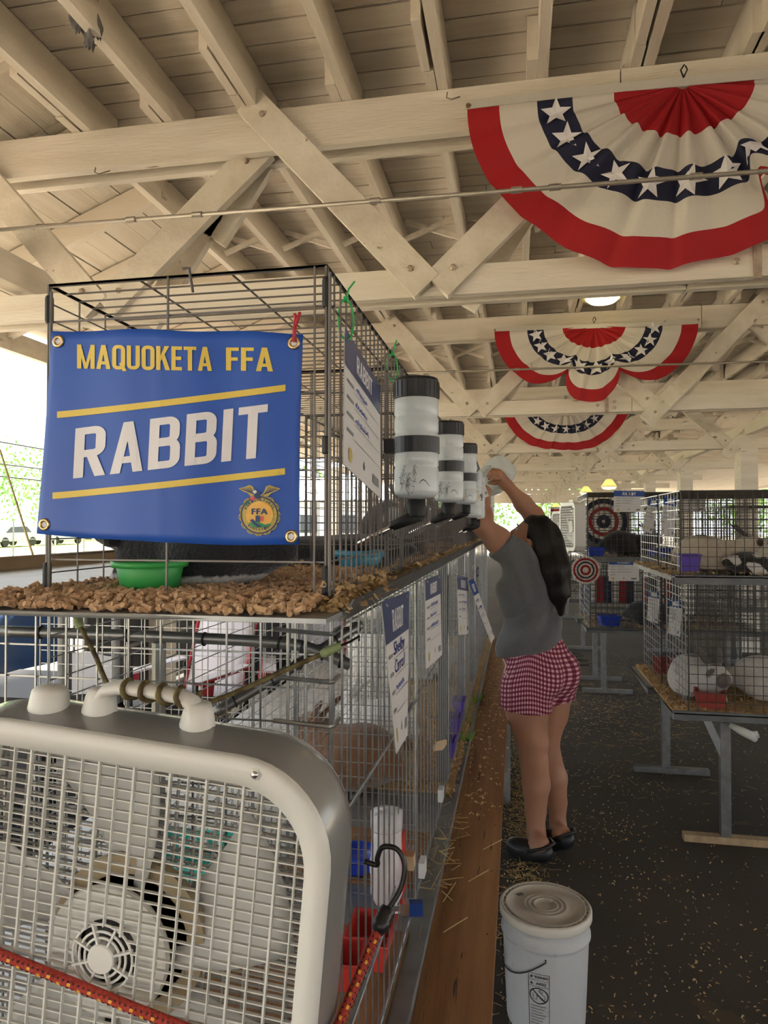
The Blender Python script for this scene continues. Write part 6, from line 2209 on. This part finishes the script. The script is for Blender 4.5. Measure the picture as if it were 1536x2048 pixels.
# long dark hair
hb = -fh * .02
def hair_mod(Q, d):
    # keep the face clear
    q = (Q - hc)
    ff, uu = q @ fh, q @ uh
    keep = uu < .062
    d2 = np.where(keep, np.maximum(d, ff - .012 - .25 * np.maximum(uu, 0)), d)
    for sg in (-1, 1):
        e_ = np.linalg.norm(Q - hl(sg * .082, -.012, -.026), axis=-1)
        d2 = np.maximum(d2, .030 - e_)
    return d2 + .0035 * np.sin(90 * (Q @ RGT) + 3 * np.sin(9 * Q[..., 2]))
hair = [ell(hl(0, -.018, .018), (.090, .108, .108), TH), ell(hl(0, -.06, -.03), (.085, .07, .09), TH), cap(P(1097, 1092, 3.42), P(1108, 1140, 3.37), .078, .072), cap(P(1108, 1140, 3.36), P(1116, 1185, 3.36), .072, .050), cap(P(1116, 1185, 3.36), P(1122, 1226, 3.37), .050, .014),
        cap(P(1120, 1120, 3.42), P(1130, 1190, 3.42), .045, .026)]
v, f = blob([(q, .03) for q in hair], .0065, mod=hair_mod)
vf_build(v, f, 'hair', M['hair'], wo)
# clogs
for nm, b_, h_, hgt in (('left', lb_, lh_, .0), ('right', rb_, rh_, .03)):
    d = nrm((b_ - h_) * V(1, 1, 0))
    sd = V(-d[1], d[0], 0)
    toe = V(b_[0], b_[1], 0) + d * .075
    heel = V(h_[0], h_[1], 0) - d * .045
    mid = (toe + heel) / 2
    L = np.linalg.norm(toe - heel)
    zt, zh = .036, .036 + hgt
    sh = [(cap(toe - d * .05 + UP * zt, mid + UP * (zt + zh) / 2, .042, .040), .02), (cap(mid + UP * (zt + zh) / 2, heel + d * .035 + UP * zh, .038, .035), .02), (ell(toe - d * .055 + UP * .060, (.066, .050, .044), np.column_stack([d, sd, UP])), .02), (ell(heel + d * .035 + UP * (.05 + hgt), (.052, .043, .042), np.column_stack([d, sd, UP])), .02)]
    axm = [b_ + UP * .05, h_ + UP * .02]
    def clog_mod(Q, dd, mid=mid, d=d, zt=zt, zh=zh, heel=heel):
        dd = np.maximum(dd, -(Q[..., 2] - .003) if hgt == 0 else -(Q[..., 2] - .003 - .0 * ((Q - mid) @ d)))
        t_ = (Q - mid) @ d
        openz = np.maximum(.068 - Q[..., 2] + (zh - .036), t_ - .005)     # foot opening behind the toe box
        return np.maximum(dd, -np.maximum(openz, -.2)) if False else np.where((t_ < .0) & (Q[..., 2] > .080 + (zh - .036)), np.maximum(dd, .004), dd)
    v, f = blob(sh, .006, mod=clog_mod)
    s_ = vf_build(v, f, 'clog', M['shoe'], wo)
    MB().tube([mid + sd * .044 + UP * (.06 + hgt * .5), heel + sd * .043 + UP * (.095 + hgt), heel - d * .022 + UP * (.098 + hgt), heel - sd * .043 + UP * (.095 + hgt), mid - sd * .044 + UP * (.06 + hgt * .5)], .008, 6).build('heel_strap', M['shoe'], s_, smooth=True)
    for k in range(3):
        MB().lathe([(.006, 0), (.006, .003)], toe - d * (.02 + .022 * k) + sd * .02 + UP * (.078 - .002 * k), (0, 0, 1), 8).build('vent_stud', M['chrome' if k == 1 else 'dark'], s_)

# ---- white gallon jug tipped over a bottle
jd = nrm(V(-.62, .42, -.62))
jc = P(992, 951, 3.70)
ju, jw = frame(jd)
jg = thing('milk_jug', 'white translucent gallon jug tipped in the raised hand of the person', 'jug', jc - V(0, 0, .1))
JT = np.column_stack([ju, jw, jd])
prims = [(ell(jc, (.082, .082, .10), JT), .02), (cap(jc - jd * .05, jc + jd * .03, .074, .076), .03), (cap(jc + jd * .08, jc + jd * .165, .045, .020), .05)]
v, f = blob(prims, .006, mod=lambda Q, d: np.maximum(d, -((Q - jc) @ jd) - .088))
vf_build(v, f, 'body', M['jug'], jg)
MB().lathe([(.020, .165), (.021, .17), (.021, .185), (.016, .186)], jc, jd, 16).build('mouth', M['jug'], jg, smooth=True)
hu = nrm(V(.2, -.7, .6) - jd * (V(.2, -.7, .6) @ jd))
MB().tube([jc - jd * .04 + hu * .070, jc - jd * .03 + hu * .10, jc + jd * .05 + hu * .105, jc + jd * .10 + hu * .06], .012, 8).build('handle', M['jug'], jg, smooth=True)
lp = P(1006, 974, 3.64)
n_ = nrm(lp - jc)
u_ = nrm(np.cross(n_, jd))
MB().sheet(lambda u, v, q: jc + n_ * (.0815 + q) + u_ * (.04 * (u - .5)) + jd * (.06 * (v - .5) - .01), 3, 3, .0015).build('green_label', M['greenink'], jg)

# ---- litter on the floor
def flr():
    q = NR.random()
    if q < .30:
        return V(NR.normal(.02, .06), NR.uniform(2.4, 5.5), .003 + abs(NR.normal(0, .003)))
    if q < .55:
        c = [(.62, 4.55, .16), (.45, 3.9, .12), (.75, 6.6, .35), (.35, 6.0, .25), (.9, 5.6, .4), (.6, 3.4, .2), (.30, 2.5, .2), (.7, 2.7, .2)][NR.integers(8)]
        return V(NR.normal(c[0], c[2]), NR.normal(c[1], c[2]), .003 + abs(NR.normal(0, .004)))
    return V(NR.uniform(-.1, 1.9), NR.uniform(1.9, 9), .003)
shavings(3600, flr, 'floor_litter', 'wood shavings and straw bits scattered over the dark floor', (.004, .015))
sprigs(1500, (.03, 3.6, .004), .055, 1.0, 'straw_litter', 'trampled straw along the plank foot on the floor', 'straw', .01, .05)
sprigs(900, (.7, 6.4, .004), .5, 1.0, 'straw_litter', 'loose straw on the floor towards the second table', 'straw', .01, .06)

# ================================================================ open side behind the row: chairs, crates, people's things
def camp_chair(label, c, ang):
    c = np.asarray(c, float)
    Rz = rotz(ang)
    T = lambda x, y_, z: c + Rz @ V(x, y_, z)
    t = thing('camp_chair', label, 'chair', c, 'folding chairs in the open side')
    MB().sheet(lambda u, v, q: T(-.25 + .5 * u, -.24 + .46 * v + 0 * q, .42 + .02 * (1 - v) - .03 * math.sin(math.pi * u) + q), 6, 4, .012).build('seat', M['chairwhite'], t, smooth=True)
    MB().sheet(lambda u, v, q: T(-.25 + .5 * u, .22 + .16 * v + q - .03 * math.sin(math.pi * u), .42 + .52 * v), 6, 6, .014).build('backrest', M['chairwhite'], t, smooth=True)
    for s_ in (-1, 1):
        MB().tube([T(s_ * .26, .22, .42), T(s_ * .265, .38, .95)], .013, 8).build('back_tube', M['chairred'], t)
        MB().sheet(lambda u, v, q: T(s_ * (.25 + .09 * u), -.26 + .5 * v, .62 + q + .02 * v), 2, 3, .014).build('armrest', M['chairwhite'], t)
        MB().tube([T(s_ * .25, -.26, .62), T(s_ * .34, -.26, .62), T(s_ * .34, .24, .64)], .008, 6).build('armrest_trim', M['chairred'], t)
        MB().tube([T(s_ * .30, -.24, .62), T(s_ * .28, -.26, .0)], .011, 8).build('leg', M['dark'], t)
        MB().tube([T(s_ * .28, .24, .62), T(s_ * .28, .30, .0)], .011, 8).build('leg', M['dark'], t)
        MB().tube([T(s_ * .28, -.24, .05), T(s_ * .28, .28, .42)], .009, 6).build('cross_bar', M['dark'], t)
        MB().lathe([(.035, 0), (.045, .09), (.042, .09), (.032, .004)], T(s_ * .33, -.18, .53), n=14).build('cup_holder', M['chairred'], t)
    MB().tube([T(-.25, -.25, .44), T(.25, -.25, .44)], .009, 6).build('front_trim', M['chairred'], t)
    MB().tube([T(-.25, .38, .94), T(.25, .38, .94)], .009, 6).build('top_trim', M['chairred'], t)
    return t


camp_chair('white camp chair with red trim behind the fan', (-2.15, 4.35, 0), math.radians(-18))
camp_chair('white camp chair with red trim beside the black jacket', (-1.42, 4.75, 0), math.radians(20))
jk = thing('black_jacket', 'black jacket draped on a rail between the white chairs', 'jacket', (-1.78, 4.9, .35))
MB().sheet(lambda u, v, q: V(-1.95 + .36 * u, 4.85 + q + .03 * math.sin(9 * u), 1.02 - .62 * v + .03 * math.sin(5 * u)), 14, 6, .03).build('cloth', M['crate'], jk, smooth=True)
MB().rod((-2.0, 4.87, 1.0), (-1.5, 4.87, 1.0), .012, 8).build('rail', M['pipe'], jk)
for x in (-2.0, -1.5):
    MB().rod((x, 4.87, 0), (x, 4.87, 1.0), .012, 8).build('rail_post', M['pipe'], jk)
tp = thing('blue_tarp', 'blue tarpaulin hung along the open side', 'tarp', (-3.5, 4.5, .7))
MB().sheet(lambda u, v, q: V(-3.42 + q + .03 * math.sin(22 * u), 2.5 + 2.4 * u, 1.02 - .45 * v), 40, 4, .004).build('sheet', M['bluetarp'], tp, smooth=True)
MB().rod((-3.42, 2.4, 1.03), (-3.42, 5.0, 1.03), .012, 8).build('rail', M['pipe'], tp)
for y_ in (2.45, 4.95):
    MB().rod((-3.42, y_, 0), (-3.42, y_, 1.03), .012, 8).build('rail_post', M['pipe'], tp)


def crate(label, lo, hi, m='crate'):
    t = thing('storage_crate', label, 'crate', ((lo[0] + hi[0]) / 2, (lo[1] + hi[1]) / 2, lo[2]), 'crates in the open side')
    MB().box(lo, (hi[0], hi[1], hi[2] - .03)).build('tub', M[m], t)
    MB().box((lo[0] - .015, lo[1] - .015, hi[2] - .03), (hi[0] + .015, hi[1] + .015, hi[2])).build('lid', M['dark'], t)
    for s_ in (lo[0] - .02, hi[0] + .005):
        MB().box((s_, (lo[1] + hi[1]) / 2 - .06, hi[2] - .12), (s_ + .015, (lo[1] + hi[1]) / 2 + .06, hi[2] - .08)).build('handle', M['dark'], t)


crate('dark storage tub at the left edge behind the fan', (-2.75, 2.95, 0), (-2.2, 3.5, .78))
crate('dark tote with white paper on it behind the fan knob', (-2.15, 3.05, 0), (-1.75, 3.45, .74))
crate('low black crate under the cyan bucket side', (-2.6, 2.2, 0), (-2.1, 2.65, .42))
MB().sheet(lambda u, v, q: V(-2.10 + .24 * u, 3.03 - q, .98 - .2 * v + .01 * math.sin(5 * u)), 4, 3, .002).build('paper_sheet', M['paperm'], label='sheet of white paper on the dark tote', cat='paper')
MB().box((-2.15, 3.04, .74), (-1.8, 3.06, .98)).build('clip_board', M['dark'], label='dark clipboard standing on the tote', cat='clipboard')
crate('wooden brown box behind the camo cord', (-1.98, 3.7, 0), (-1.7, 4.0, .55), 'palewood')

def yard_screen(label, ya, yb, m):  # railed boards added to cover the bright sunlit yard behind the lower cages
    t = thing('yard_screen', label, 'panel', (-3.46, (ya + yb) / 2, 0), 'added screens hiding the bright yard')
    MB().box((-3.47, ya + .03, .08), (-3.45, yb - .03, .92)).build('board', M[m], t)
    for z in (.06, .5, .95):
        MB().rod((-3.44, ya, z), (-3.44, yb, z), .018, 8).build('rail', M['pipe'], t)
    for y_ in (ya + .02, yb - .02):
        MB().rod((-3.44, y_, 0), (-3.44, y_, .98), .02, 8).build('post', M['pipe'], t)
for k in range(5):
    yard_screen(['added dark screen behind the white chairs', 'added grey screen beyond the black jacket', 'added dark screen deep along the open side', 'added grey screen further along the open side', 'last added screen along the open side'][k], 5.1 + 2.1 * k, 7.15 + 2.1 * k, ('crate', 'greyink')[k % 2])
yard_screen('added dark screen at the picture edge before the blue tarp', .2, 2.35, 'crate')

# white shed, fence, cars, power lines and trees outside
sh = thing('white_shed', 'long white building far outside behind the cages', 'building', (-16, 42, 0))
MB().box((-24, 46, 0), (-9, 52, 3.2)).build('wall', M['whitewall'], sh)
MB().add([(-24.5, 45.5, 3.2), (-8.5, 45.5, 3.2), (-8.5, 49, 5), (-24.5, 49, 5), (-24.5, 52.5, 3.2), (-8.5, 52.5, 3.2)], [(0, 1, 2, 3), (3, 2, 5, 4), (0, 3, 4), (1, 5, 2), (0, 4, 5, 1)]).build('roof', M['galv'], sh)
for k in range(5):
    MB().box((-23 + 2.8 * k, 45.95, 1.0), (-21.8 + 2.8 * k, 46, 2.2)).build('window', M['glass'], sh)


def car(label, x, y_, m):
    t = thing('parked_car', label, 'car', (x, y_, 0), 'cars parked across the road')
    prof = [(-2.2, .35), (-2.2, .85), (-1.5, .95), (-.9, 1.45), (.8, 1.5), (1.5, .98), (2.2, .85), (2.25, .4)]
    MB().prism(prof, lambda a, b, q: V(x + q - .85, y_ + a, b), 1.7).build('body', M[m], t)
    MB().prism([(-1.35, .98), (-.85, 1.38), (.75, 1.42), (1.3, 1.0)], lambda a, b, q: V(x + .852 + q, y_ + a, b), .01).build('side_window', M['glass'], t)
    for a in (-1.4, 1.4):
        for s_ in (-.8, .8):
            MB().lathe([(.1, -.1), (.33, -.1), (.33, .1), (.1, .1)], (x + s_, y_ + a, .33), (1, 0, 0), 16).build('wheel', M['rubber'], t)


for k, (x, y_, m, lab) in enumerate(((-36, 39, 'car2', 'dark blue car parked across the road'), (-36, 44.5, 'car1', 'silver car parked across the road'), (-36, 50, 'car3', 'white car parked across the road'), (-36, 33.5, 'car1', 'silver car parked at the picture edge'), (-36.5, 28, 'car3', 'white car parked nearer along the road'))):
    car(lab, x, y_, m)
fn_ = thing('chain_fence', 'thin wire fence with steel posts along the road', 'fence', (-20, 30, 0))
for k in range(26):
    MB().rod((-20.5, 4 + 2.4 * k, 0), (-20.5, 4 + 2.4 * k, 1.7), .03, 6).build('post', M['pipe'], fn_)
for z in (.2, .95, 1.68):
    MB().rod((-20.5, 4, z), (-20.5, 64, z), .012, 5).build('rail_wire', M['gwire'], fn_)
sp_ = thing('road_sign', 'small arrow sign post by the fence', 'sign', (-19.0, 26.2, 0))
MB().rod((-19, 26.2, 0), (-19, 26.2, 1.9), .04, 8).build('post', M['galv'], sp_)
MB().prism([(-.25, 0), (.25, 0), (.25, .12), (.0, .4), (-.25, .12)], lambda a, b, q: V(-19 + a * .8, 26.2 + a * .6 + q, 1.7 + b), .02).build('plate', M['whitewall'], sp_)
for k, (z0, z1, lab) in enumerate(((7.6, 6.4, 'uppermost power line beyond the banner'), (6.0, 5.2, 'middle power line beyond the banner'), (5.35, 4.5, 'lowest power line beyond the banner'))):
    MB().tube([V(-34 + 12 * u, 12 + 50 * u, z0 + (z1 - z0) * u * 2 - .3 * math.sin(math.pi * u)) for u in np.linspace(0, 1, 9)], .04, 5).build('power_line', M['dark'], label=lab, cat='cable')
MB().tube([at(0, 900, Y=2.3), at(76, 1143, Y=1.9)], .0035, 6).build('guy_wire', M['guy'], label='slanting tan guy wire left of the banner', cat='wire')


def tree(label, x, y_, h, r, seed, n=2600, lf=.42):
    rn = np.random.default_rng(seed)
    t = thing('shade_tree', label, 'tree', (x, y_, 0), 'trees beyond the barn')
    MB().tube([(x, y_, 0), (x + .2, y_, h * .3), (x + .1, y_ + .2, h * .6)], [.35, .28, .15], 8).build('trunk', M['bark'], t)
    lob = [(V(x, y_, h * .62) + rn.normal(0, 1, 3) * V(r * .55, r * .55, h * .17), r * rn.uniform(.35, .6)) for _ in range(12)]
    vs, fs = [], []
    for k in range(n):
        c, rr = lob[rn.integers(12)]
        d = nrm(rn.normal(0, 1, 3))
        p = c + d * rr * rn.uniform(.75, 1.05)
        a = nrm(rn.normal(0, 1, 3))
        b = nrm(np.cross(a, d + rn.normal(0, .5, 3)))
        s_ = lf * rn.uniform(.5, 1.2)
        vs.append(np.array([p - a * s_ * .5, p + b * s_ * .3, p + a * s_ * .5, p - b * s_ * .3]))
        fs.append((4 * k, 4 * k + 1, 4 * k + 2, 4 * k + 3))
    b = MB()
    b.v = vs
    b.n = 4 * n
    b.f = fs
    b.build('foliage', M['leaf'], t)


TR = [(-47, 34, 9.5, 5), (-46, 46, 8.5, 5), (-50, 58, 10, 6), (-44, 66, 9, 5), (-30, 70, 9, 6), (-18, 72, 8, 5), (-6, 66, 9, 5), (4, 62, 9, 5.5), (14, 66, 10, 6), (24, 60, 9, 6), (30, 44, 9, 5), (-48, 22, 9, 5)]
TN = ['behind the banner edge', 'behind the parked cars', 'far behind the road', 'at the far corner of the field', 'beyond the white building', 'beside the white building', 'past the end of the barn', 'straight behind the aisle', 'past the barn beyond the tables', 'outside the open far side', 'outside behind the tall posts', 'at the picture edge by the cars']
for k, (x, y_, h, r) in enumerate(TR):
    tree('leafy green tree ' + TN[k], x, y_, h, r, k)
